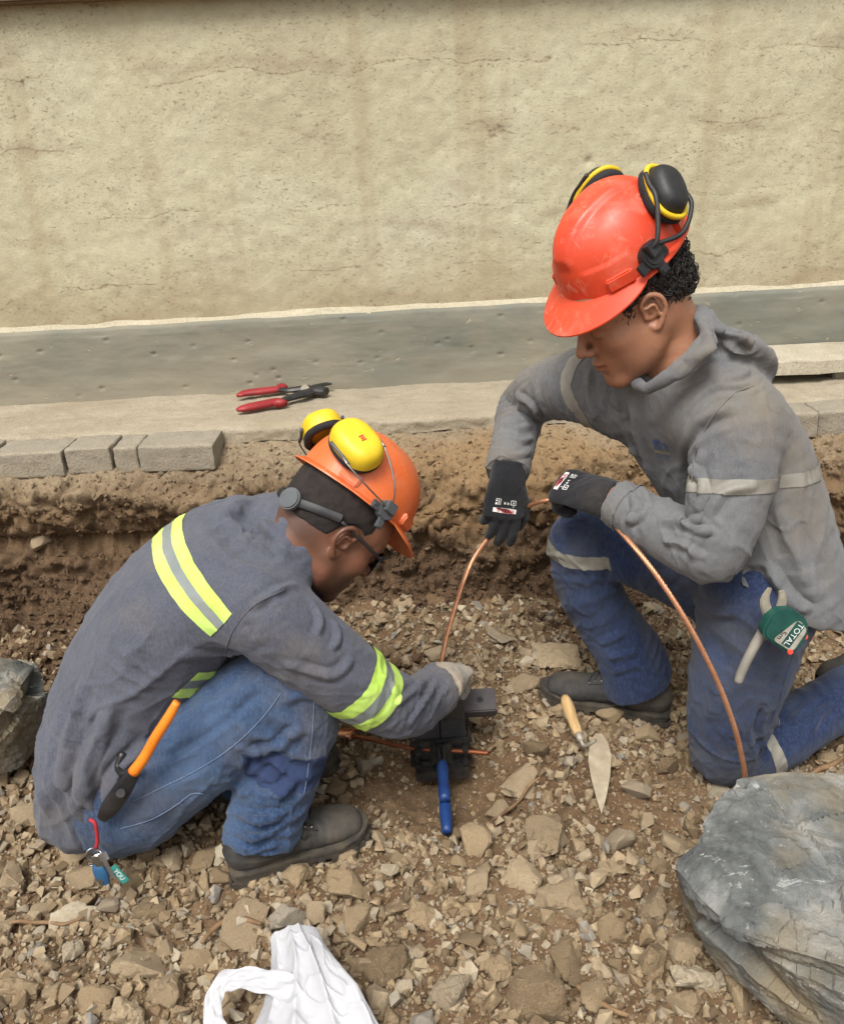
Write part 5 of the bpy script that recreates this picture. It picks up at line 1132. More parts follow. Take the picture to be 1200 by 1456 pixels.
# red helmet on the kneeling man, black muffs folded up on it
hel2, sh2 = helmet('hard_hat', HRh, MAT['red'], 'scuffed red hard hat with black and yellow ear muffs folded up', vridge=True, front=0.046)
for s in (-1, 1):
    br = HRh((0.016, s * 0.1085, 0.068)); c, ax = muff_frame(HRh, (-0.074, s * 0.076, 0.118), (-0.42, s * 0.78, 0.46), (-0.07, s * -.02, 0.07))
    cu_ = cup('ear_cup', c + ax[0] * .010, ax, .033, .046, .034, MAT['black'], hel2, .5)
    V_, F_ = tube_mesh(oval(c + ax[0] * .005, ax, .033, .045, 41), .010, 8, False); mesh('cushion', V_, F_, MAT['foam'], cu_, True)
    V_, F_ = tube_mesh(oval(c + ax[0] * .0165, ax, .0368, .0508, 41), .0050, 6, False, flat=(ax[0], 1.0)); mesh('yellow_stripe', V_, F_, MAT['yellow'], cu_, True)
    for e_ in (-1, 1):
        p0 = c + ax[0] * .022 + ax[2] * .040 * e_ * s; d_ = ax[1]
        wire = [p0 + d_ * .026, p0 + d_ * .004, p0 - d_ * .022 + HRh.dir((0, s * .004, -.004)), (p0 - d_ * .036 + br) / 2 + HRh.dir((0.010 * e_, s * .016, -.006)), br + HRh.dir((0.007 * e_ - .004, s * .012, 0.016))]
        tube('wire_arm', wire, .0042, MAT['black'], hel2, 8, res=24)
    b = Bag(); o_ = nrm(HRh.dir((-.10, s, .30))); u_ = nrm(HRh.dir((0, 0, 1)) - o_ * (HRh.dir((0, 0, 1)) @ o_)); w_ = np.cross(o_, u_)
    b.tube([br - o_ * .006, br + o_ * .009], .023, 24); b.tube([br + o_ * .008, br + o_ * .012], .018, 24); b.box(br + o_ * .013 + u_ * .010, (o_, u_, w_), (.008, .012, .012))
    b.box(br + u_ * -.026 + o_ * .002 - w_ * .004, (o_, u_, w_), (.0035, .014, .010)); b.box(br + w_ * .026 * (-s) * -1 + o_ * .002 - u_ * .006, (o_, u_, w_), (.0035, .010, .012)); b.box(br - w_ * .022 * s + o_ * .001 - u_ * .010, (o_, u_, w_), (.0035, .010, .012))
    b.tube([br - u_ * .034 + o_ * .004, br - u_ * .034 + o_ * .008], .0045, 8)
    b.build('bracket', MAT['black'], hel2, True, .0015)
    tube('chin_strap_lug', [HRh((0.0, s * .108, .046)), HRh((0.0, s * .108, .030))], .005, MAT['red'], hel2, 8)

# ================================================================== copper cable, mould, cut cable ends
MAT.update(copper=simple('bright_copper', S(206, 144, 108), S(224, 170, 134), 40, 0.40, Metallic=0.75), oldcopper=simple('dull_copper', S(122, 74, 50), S(150, 92, 62), 22, 0.5, 0.3, 60, Metallic=0.8),
           graphite=simple('graphite', S(36, 36, 38), S(54, 52, 52), 22, 0.55, 0.4, 120), blackmetal=simple('black_metal', S(40, 40, 42), S(70, 66, 61), 26, 0.45, 0.4, 80, Metallic=0.5), bluegrip=simple('blue_grip', S(14, 44, 96), S(26, 60, 112), 30, 0.5, 0.25, 60))
def cable(name, pts, R, nstr, mat, label, cat='cable', res=90, turns=16, lens=None):
    C = catmull(np.array(pts), res); root = empty(name, C[0]); tag(root, label, cat)
    T = nrm(np.gradient(C, axis=0)); N = np.zeros_like(T); N[0] = nrm(np.cross(T[0], [0.3, 0.9, 0.1]))
    for k in range(1, len(C)): N[k] = nrm(N[k - 1] - T[k] * (N[k - 1] @ T[k]))
    B_ = np.cross(T, N); s_ = np.linspace(0, 1, len(C)); rs = R * .40
    for j in range(nstr):
        ph = 2 * np.pi * (j / nstr + turns * s_); Q = C + (R - rs) * (np.cos(ph)[:, None] * N + np.sin(ph)[:, None] * B_); V_, F_ = tube_mesh(Q, rs, 6); mesh('strand', V_, F_, mat, root, True)
    return root
arc = [P(640, 990, 1.68), P(628, 955, 1.69), P(632, 918, 1.70), P(648, 860, 1.72), P(668, 805, 1.74), P(694, 766, 1.80), P(706, 750, 1.825), P(722, 737, 1.83), P(742, 724, 1.80), P(772, 712, 1.745), P(800, 712, 1.72), P(838, 722, 1.66), P(868, 742, 1.575), P(905, 782, 1.48), P(945, 835, 1.43), P(985, 900, 1.40), P(1020, 970, 1.385), P(1044, 1035, 1.375), P(1056, 1085, 1.37), P(1060, 1116, 1.372)]
cable('copper_cable', arc, .0056, 7, MAT['copper'], 'bright stranded copper cable arching from the mould through black gloves to the ground', res=240, turns=42)
moC = PZ(618, 1085, 0.0)
yM = P(620, 1060, 1.63)
def low(u, v, z): return PZ(u, v, z)
c1 = [low(430, 1052, -.01), low(470, 1044, .006), low(520, 1050, .018), low(575, 1062, .035), low(620, 1066, .045), low(660, 1068, .05), low(694, 1071, .05)]
cable('ground_cable', c1, .0060, 7, MAT['oldcopper'], 'dull copper cable running through the black mould, cut end at right', res=80, turns=14)
c2 = [low(430, 1036, -.005), low(470, 1040, .010), low(520, 1037, .018), low(570, 1042, .02), low(610, 1040, .018)]
cable('ground_cable', c2, .0060, 7, MAT['oldcopper'], 'second dull copper cable behind, disappearing under the grey sleeve', res=60, turns=10)
# copper clip that ties both
cl = empty('cable_clip', low(490, 1045, .012)); tag(cl, 'copper crimp clip binding the two cables by the left knee', 'clip'); V_, F_ = tube_mesh(catmull([low(478, 1043, .018), low(500, 1045, .02)], 4), .014, 14, True, flat=((0, 0.3, 1), .55)); mesh('clip_body', V_, F_, MAT['copper'], cl, True)
for e_ in (0, 1):
    cc = [low(478, 1043, .018), low(500, 1045, .02)][e_]; ax_ = nrm(low(500, 1045, .02) - low(478, 1043, .018)); e1 = nrm(np.cross(ax_, (0, 0, 1))); V_, F_ = tube_mesh(np.array([cc + .0145 * (math.cos(t_) * e1 + .6 * math.sin(t_) * np.cross(ax_, e1)) for t_ in np.linspace(0, 2 * np.pi, 20)]), .0018, 6, False); mesh('clip_lip', V_, F_, MAT['copper'], cl, True)
# graphite welding mould with handle clamp
mz = 0.0; mB = Loc(PZ(619, 1092, 0.0), frame((1, 0.03, 0), (0, 1, 0))); 
mo = empty('welding_mould', mB.o); tag(mo, 'black graphite welding mould with open lid and blue handle clamp in the dirt pit', 'mould')
def bx(name, c, half, mat, parent=mo, bev=.002, ax=None):
    b_ = Bag(); b_.box(mB(c), mB.A if ax is None else ax, half); return b_.build(name, mat, parent, True, bev)
g1 = bx('mould_half', (-.0145, .055, .045), (.0285, .042, .075), MAT['graphite']); g2 = bx('mould_half', (.0445, .055, .045), (.0285, .042, .075), MAT['graphite'])
g1.location.x += 0.0
ld = frame((1.0, 0.03, -0.01), (-.02, .9, .45)); lc = mB((.108, .082, .112)); b_ = Bag(); b_.box(lc, ld, (.041, .030, .015)); lid = b_.build('lid', simple('worn_graphite', S(50, 46, 48), S(66, 60, 60), 16, 0.6, 0.3, 90), mo, True, .003)
V_, F_ = tube_mesh(np.array([lc + ld[0] * .004 + ld[2] * .0148 + .0075 * (math.cos(t_) * ld[0] + math.sin(t_) * ld[1]) for t_ in np.linspace(0, 2 * np.pi, 17)]), .0012, 6, False); mesh('lid_rim', V_, F_, MAT['graphite'], lid, True)
b_ = Bag(); b_.tube([lc + ld[0] * .004 + ld[2] * .0145, lc + ld[0] * .004 + ld[2] * .0158], .0068, 14); b_.build('lid_hole', MAT['foam'], lid)
bx('lid_hinge', (.060, .07, .105), (.008, .016, .012), MAT['blackmetal'])
# clamp frame
for zz in (.070, .012):
    b_ = Bag(); b_.box(mB((.015, .002, zz)), mB.A, (.066, .0045, .006)); b_.box(mB((-.051, .045, zz)), mB.A, (.0045, .046, .006)); b_.box(mB((.081, .045, zz)), mB.A, (.0045, .046, .006)); b_.build('clamp_bar', MAT['blackmetal'], mo, True, .0015)
for xx in (-.040, -.006, .036, .070): bx('clamp_post', (xx, -.004, .041), (.0045, .004, .034), MAT['blackmetal'])
for xx in (-.038, .068):
    for zz in (.058, .024):
        b_ = Bag(); b_.tube([mB((xx, -.006, zz)), mB((xx, -.022, zz))], .0075, 6); b_.build('clamp_bolt', MAT['blackmetal'], mo, True, .001)
bx('clamp_plate', (.015, -.010, .046), (.022, .005, .026), MAT['blackmetal']); bx('clamp_foot', (.015, .02, .0), (.060, .05, .012), MAT['blackmetal'])
for k, xx in enumerate((.008, .020)): tube('toggle_link', [mB((xx, -.012, .074)), mB((xx, -.040, .058)), mB((xx, -.060, .050))], .0035, MAT['blackmetal'], mo, 8, res=8)
gA = [mB((.014, -.050, .056)), mB((.013, -.085, .048)), mB((.012, -.150, .036))]
tube('handle', gA, [.0085, .0125, .0130, .0128, .0115, .0135, .012], MAT['bluegrip'], mo, 14, res=16)
gB = [mB((.014, -.060, .030)), mB((.013, -.110, .020)), mB((.011, -.215, .010))]
tube('handle', gB, [.008, .0115, .0125, .0125, .012, .0125, .0135, .0125, .010], MAT['bluegrip'], mo, 14, res=20)

# ================================================================== tools
MAT.update(redgrip=simple('red_vinyl', S(126, 28, 32), S(150, 40, 42), 14, 0.55, 0.2, 50), orangegrip=simple('orange_vinyl', S(226, 120, 22), S(234, 134, 36), 20, 0.5, 0.15, 50), greygrip=simple('worn_grey_grip', S(122, 118, 108), S(146, 140, 128), 18, 0.7, 0.3, 50),
           dirtysteel=simple('dirty_steel', S(140, 132, 116), S(168, 160, 142), 26, 0.6, 0.35, 70, Metallic=0.35), darksteel=simple('dark_steel', S(46, 46, 48), S(72, 70, 68), 22, 0.45, 0.25, 70, Metallic=0.6),
           green=simple('green_plastic', S(14, 62, 54), S(24, 78, 68), 26, 0.55, 0.2, 60), woodh=m_wood('worn_wood', S(172, 138, 92), S(204, 172, 122), (60, 8, 60)), trowel=simple('dusty_trowel_steel', S(148, 134, 112), S(176, 162, 138), 30, 0.65, 0.4, 60))
# red-handled cable cutter on the strip
zc = PAVE_Z + .004; tc = lambda u, v, z=0.012: PZ(u, v, zc + z)
cc = empty('cable_cutter', tc(405, 565)); tag(cc, 'red handled cable cutter lying on the concrete strip by the wall', 'cutter')
tube('handle', [tc(339, 563, .014), tc(350, 559, .016), tc(375, 556, .016), tc(396, 553, .016), tc(402, 549, .020)], [.010, .018, .021, .0215, .0205, .018, .021], MAT['redgrip'], cc, 12, res=18, flat=((0, 0, 1), .55))
tube('handle', [tc(337, 583, .014), tc(350, 580, .016), tc(375, 575, .016), tc(395, 571, .016), tc(399, 574, .016)], [.010, .019, .0225, .023, .022, .020, .024], MAT['redgrip'], cc, 12, res=18, flat=((0, 0, 1), .55))
b = Bag(); b.tube([tc(398, 554, .016), tc(412, 555, .016), tc(428, 553, .018), tc(440, 552, .02)], [.011, .013, .016, .017], 8, flat=((0, 0, 1), .7), res=10); b.build('arm', MAT['darksteel'], cc)
b = Bag(); b.tube([tc(397, 571, .016), tc(412, 566, .016), tc(428, 561, .018), tc(442, 557, .018)], [.012, .015, .019, .020], 8, flat=((0, 0, 1), .7), res=10); b.build('arm', MAT['darksteel'], cc)
b = Bag(); b.tube([tc(434, 553, .03), tc(434, 553, .012)], .015, 12); b.build('pivot', MAT['dirtysteel'], cc, True, .002)
b = Bag(); b.tube([tc(440, 556, .016), tc(452, 556, .016), tc(464, 557, .016)], [.020, .026, .024, .020], 10, flat=((0, 0, 1), .7), res=8); b.build('jaw', MAT['darksteel'], cc)
b = Bag(); b.tube([tc(440, 553, .022), tc(452, 549, .022), tc(464, 546, .022), tc(472, 546, .02)], [.016, .013, .010, .006], 8, flat=((0, 0, 1), .6), res=10); b.build('jaw', MAT['darksteel'], cc)
# trowel
tz = lambda u, v, z: PZ(u, v, z)
tr = empty('pointing_trowel', tz(840, 1060, .02)); tag(tr, 'pointing trowel with wooden handle and dusty blade lying on rubble', 'trowel')
hd = [tz(803, 992, .075), tz(812, 1018, .070), tz(822, 1044, .062)]
o = tube('wooden_handle', hd, [.010, .0145, .0150, .0135, .0120, .0125, .0095], MAT['woodh'], tr, 14, res=16)
tube('ferrule', [tz(821, 1042, .062), tz(826, 1053, .060)], [.0092, .0075], MAT['dirtysteel'], tr, 12)
tube('tang', [tz(825, 1052, .060), tz(830, 1060, .052), tz(838, 1058, .046), tz(846, 1052, .046)], .0045, MAT['dirtysteel'], tr, 8, res=12)
bp = [(846, 1043), (838, 1058), (836, 1080), (840, 1105), (847, 1132), (855, 1158), (862, 1132), (867, 1105), (869, 1075), (864, 1055), (855, 1043)]
Vb = [tz(u, v, .046 - (v - 1043) * .00018 + .0) for u, v in bp]; ncc = len(Vb); Vb2 = [p - np.array([0, 0, .0025]) for p in Vb]; ctr = np.mean(Vb, 0) + np.array([0, 0, -.002])
Fb = [(i, (i + 1) % ncc, 2 * ncc) for i in range(ncc)] + [(ncc + (i + 1) % ncc, ncc + i, 2 * ncc + 1) for i in range(ncc)] + [(i, ncc + i, ncc + (i + 1) % ncc, (i + 1) % ncc) for i in range(ncc)]
ob = mesh('blade', Vb + Vb2 + [ctr, ctr - np.array([0, 0, .0025])], Fb, MAT['trowel'], tr, False); auto_smooth(ob, 40)
# orange-handled pliers in the back pocket
bvS = bvh_of(shirtL); 
def on(bv, u, v, off):
    h, n = hit(bv, u, v)
    return (h + n * off) if h is not None else None
pk = empty('pliers', P(200, 1090, 1.28)); tag(pk, 'diagonal pliers with one orange handle tucked in the squatting man\'s back pocket', 'pliers')
pts = [P(252, 998, 1.262), P(240, 1020, 1.258), P(222, 1048, 1.254), P(205, 1078, 1.25), P(190, 1098, 1.248)]
tube('handle', pts, [.0068, .0088, .0094, .0096, .0096, .010, .0105], MAT['orangegrip'], pk, 12, res=22)
tube('handle', [P(196, 1090, 1.275), P(176, 1100, 1.28), P(168, 1090, 1.30), P(175, 1070, 1.31)], .006, MAT['darksteel'], pk, 10, res=12)
b = Bag(); b.tube([P(194, 1094, 1.25), P(182, 1112, 1.25), P(170, 1130, 1.252), P(156, 1150, 1.256), P(146, 1164, 1.26)], [.010, .014, .0165, .0175, .016, .010], 12, flat=((0, 1, 0), .5), res=14); b.build('jaw', MAT['darksteel'], pk)
b = Bag(); b.tube([P(172, 1128, 1.236), P(172, 1128, 1.262)], .008, 14); b.build('rivet', MAT['darksteel'], pk, True, .001)
# keys on the belt
ks = empty('key_ring', P(138, 1200, 1.25)); tag(ks, 'bunch of keys with blue fob and green tag hanging at the squatting man\'s hip', 'keys')
tube('red_cord', [P(128, 1165, 1.25), P(136, 1172, 1.245), P(139, 1195, 1.245), P(137, 1206, 1.245)], .0035, simple('red_cord', S(150, 28, 36), S(170, 44, 50), 30, .7), ks, 8, res=14)
def ringo(c, r, rr, nrm_, mat, name='ring'):
    n_ = nrm(nrm_); e1 = nrm(np.cross(n_, (0.2, 0.1, 1))); e2 = np.cross(n_, e1); V_, F_ = tube_mesh(np.array([c + r * (math.cos(t_) * e1 + math.sin(t_) * e2) for t_ in np.linspace(0, 2 * np.pi, 25)]), rr, 6, False); return mesh(name, V_, F_, mat, ks, True)
ringo(P(132, 1214, 1.245), .011, .0016, (.5, -1, .2), MAT['steel']); ringo(P(140, 1216, 1.245), .009, .0014, (-.4, -1, .4), MAT['steel']); ringo(P(130, 1226, 1.245), .007, .0012, (.1, -1, .2), MAT['steel'])
for k, (a_, b_2) in enumerate((((142, 1218), (150, 1252)), ((138, 1220), (144, 1254)), ((146, 1216), (160, 1244)))):
    p, q_ = P(*a_, 1.24), P(*b_2, 1.238 - .004 * k); b = Bag(); d_ = nrm(q_ - p); n_ = np.array([0.1, -1, .2]); L_ = np.linalg.norm(q_ - p)
    b.tube([p - d_ * .004, p + d_ * .012], .009, 14, flat=(n_, .18)); b.box((p + d_ * .012 + q_) / 2, (d_, np.cross(n_, d_), n_), (L_ / 2, .0038, .0011)); b.build('key', MAT['steel'], ks, True)
b = Bag(); b.tube([P(136, 1228, 1.242), P(142, 1238, 1.24), P(150, 1256, 1.24)], [.006, .012, .014, .010], 12, flat=((0, 1, 0), .5), res=10); b.build('blue_fob', simple('blue_rubber', S(34, 76, 112), S(44, 90, 126), 20, .6), ks)
p, q_ = P(160, 1232, 1.235), P(180, 1254, 1.235); d_ = nrm(q_ - p); n_ = nrm(np.array([0.1, -1, .3])); n_ = nrm(n_ - d_ * (n_ @ d_)); w_ = np.cross(n_, d_); b = Bag(); b.box((p + q_) / 2, (d_, w_, n_), (np.linalg.norm(q_ - p) / 2, .0075, .0012)); tg_ = b.build('tag', simple('teal_tag', S(44, 122, 112), S(54, 134, 124), 20, .5), ks, True, .0008)
text_mesh('tag_lettering', 'YOU', .0125, (p + q_) / 2 + n_ * .0004, d_, w_, MAT['whiteprint'], tg_, None, .0003, lift=.0012)
# pliers and tape measure hanging at the kneeling man's hip
yh = 1.375
pr = empty('combination_pliers', P(1090, 900, yh)); tag(pr, 'worn grey combination pliers hanging jaws up beside the green tape measure', 'pliers')
for s_, jp in ((-1, [(1090, 868), (1087, 852), (1094, 836)]), (1, [(1108, 868), (1112, 852), (1110, 840)])):
    b = Bag(); b.tube([P(u, v, yh) for u, v in [(1099, 882)] + jp], [.013, .010, .0085, .0045], 8, flat=((0, 1, 0), .6), res=10); b.build('jaw', MAT['dirtysteel'], pr)
b = Bag(); b.tube([P(1099, 880, yh - .008), P(1099, 880, yh + .008)], .013, 16); b.build('pivot', MAT['dirtysteel'], pr, True, .002)
tube('handle', [P(1092, 888, yh), P(1080, 905, yh), P(1066, 930, yh - .005), P(1054, 955, yh - .010), P(1049, 970, yh - .012)], [.0075, .0095, .0095, .0088, .0088, .0085, .0078], MAT['greygrip'], pr, 12, res=18)
tube('handle', [P(1102, 886, yh + .01), P(1098, 900, yh + .012), P(1080, 908, yh + .006), P(1068, 925, yh + .004), P(1062, 940, yh + .004)], [.006, .0075, .0075, .0075, .007], MAT['greygrip'], pr, 10, res=16)
tm_c = P(1113, 893, yh - .018); tA = frame(nrm(RIGHT * .90 - UP * .42), nrm(UP * .90 + RIGHT * .42)); tA = np.stack([tA[0], tA[1], np.cross(tA[0], tA[1])])
tA = frame(nrm(RIGHT * .86 - UP * .5 + FWD * .15), nrm(UP * .86 + RIGHT * .5 - FWD * .25))
tm = empty('tape_measure', tm_c); tag(tm, 'green tape measure with white face label clipped at the kneeling man\'s hip', 'tape measure')
def extr(name, poly, z0, z1, mat, parent, bev=0.0):
    V_ = [tm_c + tA[0] * x + tA[1] * y + tA[2] * z for z in (z0, z1) for x, y in poly]; n_ = len(poly); F_ = [tuple(range(n_ - 1, -1, -1)), tuple(range(n_, 2 * n_))] + [(i, (i + 1) % n_, n_ + (i + 1) % n_, n_ + i) for i in range(n_)]; b_ = Bag(); b_.add(V_, F_); return b_.build(name, mat, parent, True, bev)
def rpoly(pts, r, seg=5):
    out = []; n_ = len(pts)
    for i in range(n_):
        p0, p1, p2 = np.array(pts[i - 1], float), np.array(pts[i], float), np.array(pts[(i + 1) % n_], float); a_ = p1 + nrm(p0 - p1) * r; c_ = p1 + nrm(p2 - p1) * r
        for t_ in np.linspace(0, 1, seg): out.append(tuple((1 - t_) ** 2 * a_ + 2 * t_ * (1 - t_) * p1 + t_ ** 2 * c_))
    return out
bodyp = rpoly([(-.034, -.030), (.040, -.034), (.042, .010), (.020, .038), (-.020, .038), (-.042, .012)], .016)
cs_ = extr('case', bodyp, -.015, .015, MAT['green'], tm, .004)
extr('face_label', rpoly([(-.012, -.026), (.034, -.026), (.030, .022), (.004, .030)][::1], .010), .0150, .0158, simple('label_white', S(166, 162, 150), S(144, 138, 124), 60, .6), cs_)
extr('label_stripe', [(.006, -.0235), (.0235, -.0235), (.0215, .026), (.0035, .026)], .0158, .0163, MAT['green'], cs_)
text_mesh('label_lettering', 'TOTAL', .0150, tm_c + tA[0] * .0138 + tA[1] * .0015 + tA[2] * .0163, -tA[1], tA[0], MAT['whiteprint'], cs_, None, .0002, lift=.0003)
text_mesh('label_lettering', '5m', .0150, tm_c - tA[0] * .004 - tA[1] * .010 + tA[2] * .0158, -tA[1], tA[0], MAT['foam'], cs_, None, .0002, lift=.0003)
b = Bag(); b.tube([tm_c + tA[0] * .029 - tA[1] * .028 + tA[2] * .014, tm_c + tA[0] * .029 - tA[1] * .028 + tA[2] * .019], .0052, 12); b.build('red_button', simple('red_button', S(220, 70, 54), S(226, 84, 66), 20, .5), cs_, True, .001)
b = Bag(); b.tube([tm_c + tA[0] * .043 + tA[1] * .006, tm_c + tA[0] * .047 + tA[1] * .006], .006, 10); b.build('red_button', simple('red_button2', S(220, 70, 54), S(226, 84, 66), 20, .5), cs_, True, .001)

# printing: shirt emblem, glove backs
bvR2 = bvh_of(shirtR); eC, eN = hit(bvR2, 941, 640)
ex = nrm(P(960, 652, 1.5) - P(925, 640, 1.56)); ey = nrm(np.cross(eN, ex)); ex = nrm(np.cross(ey, eN))
def dab(poly, mat, parent, bv, c, x_, y_, name, lift=.0016):
    n_ = np.cross(x_, y_); V_ = []
    for px_, py_ in poly:
        q_ = c + x_ * px_ + y_ * py_; r = bv.ray_cast(Vector(q_ + n_ * .05), Vector(-n_)); q_ = np.array(r[0]) if r[0] is not None else q_; V_.append(q_ + n_ * lift)
    return mesh(name, V_, [tuple(range(len(V_)))], mat, parent, False)
def rect(x0, x1, y0, y1): return [(x0, y0), (x1, y0), (x1, y1), (x0, y1)]
for poly in ([(-.017, .019), (.006, .019), (-.005, .027)], rect(-.014, -.011, .002, .019), rect(-.007, -.004, .002, .019), rect(0, .003, .002, .019), [(.004, .014), (.014, .021), (.021, .013), (.013, .016)], rect(.0115, .0135, .002, .016), [(-.010, .0125), (-.004, .0135), (-.004, .0155), (-.010, .0145)], [(.015, .010), (.019, .014), (.021, .010)], rect(.0165, .0178, .002, .010)): dab(poly, MAT['blueprint'], shirtR, bvR2, eC, ex, ey, 'emblem_mark', .0026)
for y0 in (-.0005, -.004): dab(rect(-.018, .020, y0 - .0022, y0), MAT['tanprint'], shirtR, bvR2, eC, ex, ey, 'emblem_ground', .0028)
for y0, w_ in ((-.0095, .018), (-.0145, .014)):
    for k in range(int(w_ * 2 / .0034)): x0 = -w_ + k * .0034; dab(rect(x0, x0 + (.0021 if k % 3 else .0026), y0 - .0024 + .0007 * (k % 2), y0), MAT['blueprint'], shirtR, bvR2, eC, ex, ey, 'emblem_letter', .0026)
def glove_print(g, W, x0):
    bv = bvh_of(g); c = W((x0, 0, .02)); Y_ = nrm(W.dir((1, 0, 0))); n_ = nrm(W.dir((0, 0, 1))); X_ = np.cross(Y_, n_); fl = lambda pl_: [(a_, -b_2) for a_, b_2 in pl_][::-1]
    dab([(-.026, .0095), (-.010, .0085), (.010, .0085), (.026, .0100), (.026, .0195), (.010, .0200), (-.010, .0200), (-.026, .0190)], MAT['whiteprint'], g, bv, c, X_, Y_, 'print_border', .0016)
    text_mesh('print_lettering', 'PRETUL', .0118, c + Y_ * .0144, X_, Y_, MAT['redprint'], g, bv, .0002, lift=.0026)
    for p_ in (rect(-.022, -.010, .0085, .0100), rect(-.022, -.010, -.0005, .0010), rect(-.022, -.0207, -.0005, .0100), rect(-.0113, -.010, -.0005, .0100), rect(-.018, -.015, .003, .006), rect(.012, .023, .0095, .0107), rect(.012, .0132, -.003, .0107), rect(.0155, .017, -.003, .0075), rect(.0190, .023, -.003, .0018), rect(.0190, .023, .0045, .0075), rect(-.018, -.0168, -.006, -.0015)): dab(fl(p_), MAT['whiteprint'], g, bv, c, X_, Y_, 'print_mark', .0016)
    for xx in (-.0055, .0015): dab(fl([(xx, -.001), (xx + .0030, .0003), (xx + .0030, .0014), (xx + .0012, .0025), (xx + .0030, .0037), (xx + .0030, .0048), (xx, .0037), (xx - .0008, .0016)]), MAT['whiteprint'], g, bv, c, X_, Y_, 'print_mark', .0016)
glove_print(gr1, WR, .056); glove_print(gr2, WL, .062)
# ================================================================== boulders, stones, gravel
def hull_rock(seed, n=14, bevel=0.05, flat=0.7, sub=0, rough=0.0):
    rg = random.Random(seed); bm = bmesh.new()
    for _ in range(n):
        p = Vector((rg.uniform(-1, 1), rg.uniform(-1, 1), rg.uniform(-1, 1))); m = max(abs(p.x), abs(p.y), abs(p.z)); L_ = p.length
        p = p / (0.55 * m + 0.45 * L_) * rg.uniform(0.82, 1.0); bm.verts.new((p.x * 0.5, p.y * 0.5 * rg.uniform(.8, 1), p.z * 0.5 * flat))
    bmesh.ops.convex_hull(bm, input=bm.verts[:]); bmesh.ops.delete(bm, geom=[v for v in bm.verts if not v.link_faces], context='VERTS')
    bmesh.ops.dissolve_limit(bm, angle_limit=0.22, verts=bm.verts[:], edges=bm.edges[:])
    if bevel: bmesh.ops.bevel(bm, geom=bm.edges[:], offset=bevel, segments=1, affect='EDGES', clamp_overlap=True)
    bmesh.ops.triangulate(bm, faces=bm.faces[:])
    if sub:
        for _ in range(sub): bmesh.ops.subdivide_edges(bm, edges=bm.edges[:], cuts=1, smooth=0.0); 
        bmesh.ops.triangulate(bm, faces=bm.faces[:])
        V_ = np.array([v.co[:] for v in bm.verts]); d_ = rough * .6 * fbm(V_ * 3.2, 4, seed) + facet(V_ * 4.0, seed, rough * 1.6) + facet(V_ * 11.0, seed + 2, rough * .6)
        for v, q in zip(bm.verts, V_ + nrm(V_) * d_[:, None]): v.co = q
    bmesh.ops.recalc_face_normals(bm, faces=bm.faces[:]); me = bpy.data.meshes.new('stone'); bm.to_mesh(me); bm.free(); return me
def big_rock(name, pts, sub, rough, label, seed, strata=(0.25, 0.1, 1.0), lump=0.02):
    bm = bmesh.new(); c = np.mean(pts, 0)
    for p in pts: bm.verts.new(p - c)
    bmesh.ops.convex_hull(bm, input=bm.verts[:]); bmesh.ops.delete(bm, geom=[v for v in bm.verts if not v.link_faces], context='VERTS')
    bmesh.ops.triangulate(bm, faces=bm.faces[:])
    for _ in range(sub):
        bmesh.ops.subdivide_edges(bm, edges=[e for e in bm.edges if e.calc_length() > 0.006], cuts=1); bmesh.ops.triangulate(bm, faces=[f for f in bm.faces if len(f.verts) > 3])
    bm.normal_update(); V = np.array([v.co[:] for v in bm.verts]); N = np.array([v.normal[:] for v in bm.verts])
    st = nrm(np.array(strata)); h = V @ st; w = fbm(V * 7, 3, seed) * 0.025; lay = (h + w) * 42
    step = (np.floor(lay) + sstep(0.0, 0.30, lay % 1.0)) - lay                     # split layers
    d = rough * fbm(V * 6, 5, seed + 3, 0.5) + 0.0075 * step * np.clip(0.6 + 1.2 * vnoise(V * 5, seed + 9), 0, 1.3) + 0.0016 * fbm(V * 70, 3, seed + 5)
    wq = V + 0.05 * np.stack([vnoise(V * 6, 1), vnoise(V * 6, 2), vnoise(V * 6, 3)], 1); d = d + facet(wq * np.array([4.5, 4.5, 10]), seed, 0.026) + facet(wq * np.array([15, 15, 26]), seed + 4, 0.0055) * np.clip(.5 + vnoise(V * 5, seed), 0, 1) + facet(wq * 50, seed + 6, 0.0012)
    for v, dd, n_ in zip(bm.verts, d, N): v.co += Vector(n_ * dd)
    bmesh.ops.recalc_face_normals(bm, faces=bm.faces[:]); o = from_bm(name, bm, MAT['slate'], None, True); o.location = c; auto_smooth(o, 24); tag(o, label, 'boulder', 'grey boulders'); return o
top = [(1052, 1118, .235), (1120, 1110, .25), (1200, 1106, .25), (1300, 1120, .25), (1420, 1220, .22), (1400, 1400, .25), (1200, 1375, .235), (1100, 1345, .225), (1035, 1318, .215), (990, 1268, .20), (968, 1235, .19), (1000, 1185, .21)]
bot = [(975, 1290, .06), (1000, 1330, .05), (1040, 1375, .03), (1110, 1452, .02), (1200, 1520, .02), (1400, 1560, .02), (1500, 1300, .0)]
pts = [PZ(u, v, z) for u, v, z in top] + [PZ(u, v, z) for u, v, z in bot] + [PZ(1040, 1200, -.03), PZ(1300, 1200, -.03), PZ(1120, 1400, -.05)]
big_rock('boulder', np.array(pts), 6, .007, 'large layered blue grey boulder in front of the kneeling man\'s knee', 3, (0.2, 0.35, 1.0))
pl = [P(-40, 950, 1.72), P(20, 938, 1.75), P(52, 945, 1.75), P(60, 985, 1.72), P(48, 1050, 1.66), P(30, 1095, 1.62), P(0, 1118, 1.60), P(-80, 1120, 1.6), P(-140, 980, 1.75), P(-100, 940, 1.85), P(30, 950, 1.9), P(20, 1050, 1.85), P(-100, 1080, 1.9), P(12, 1000, 1.56), P(-30, 1060, 1.52)]
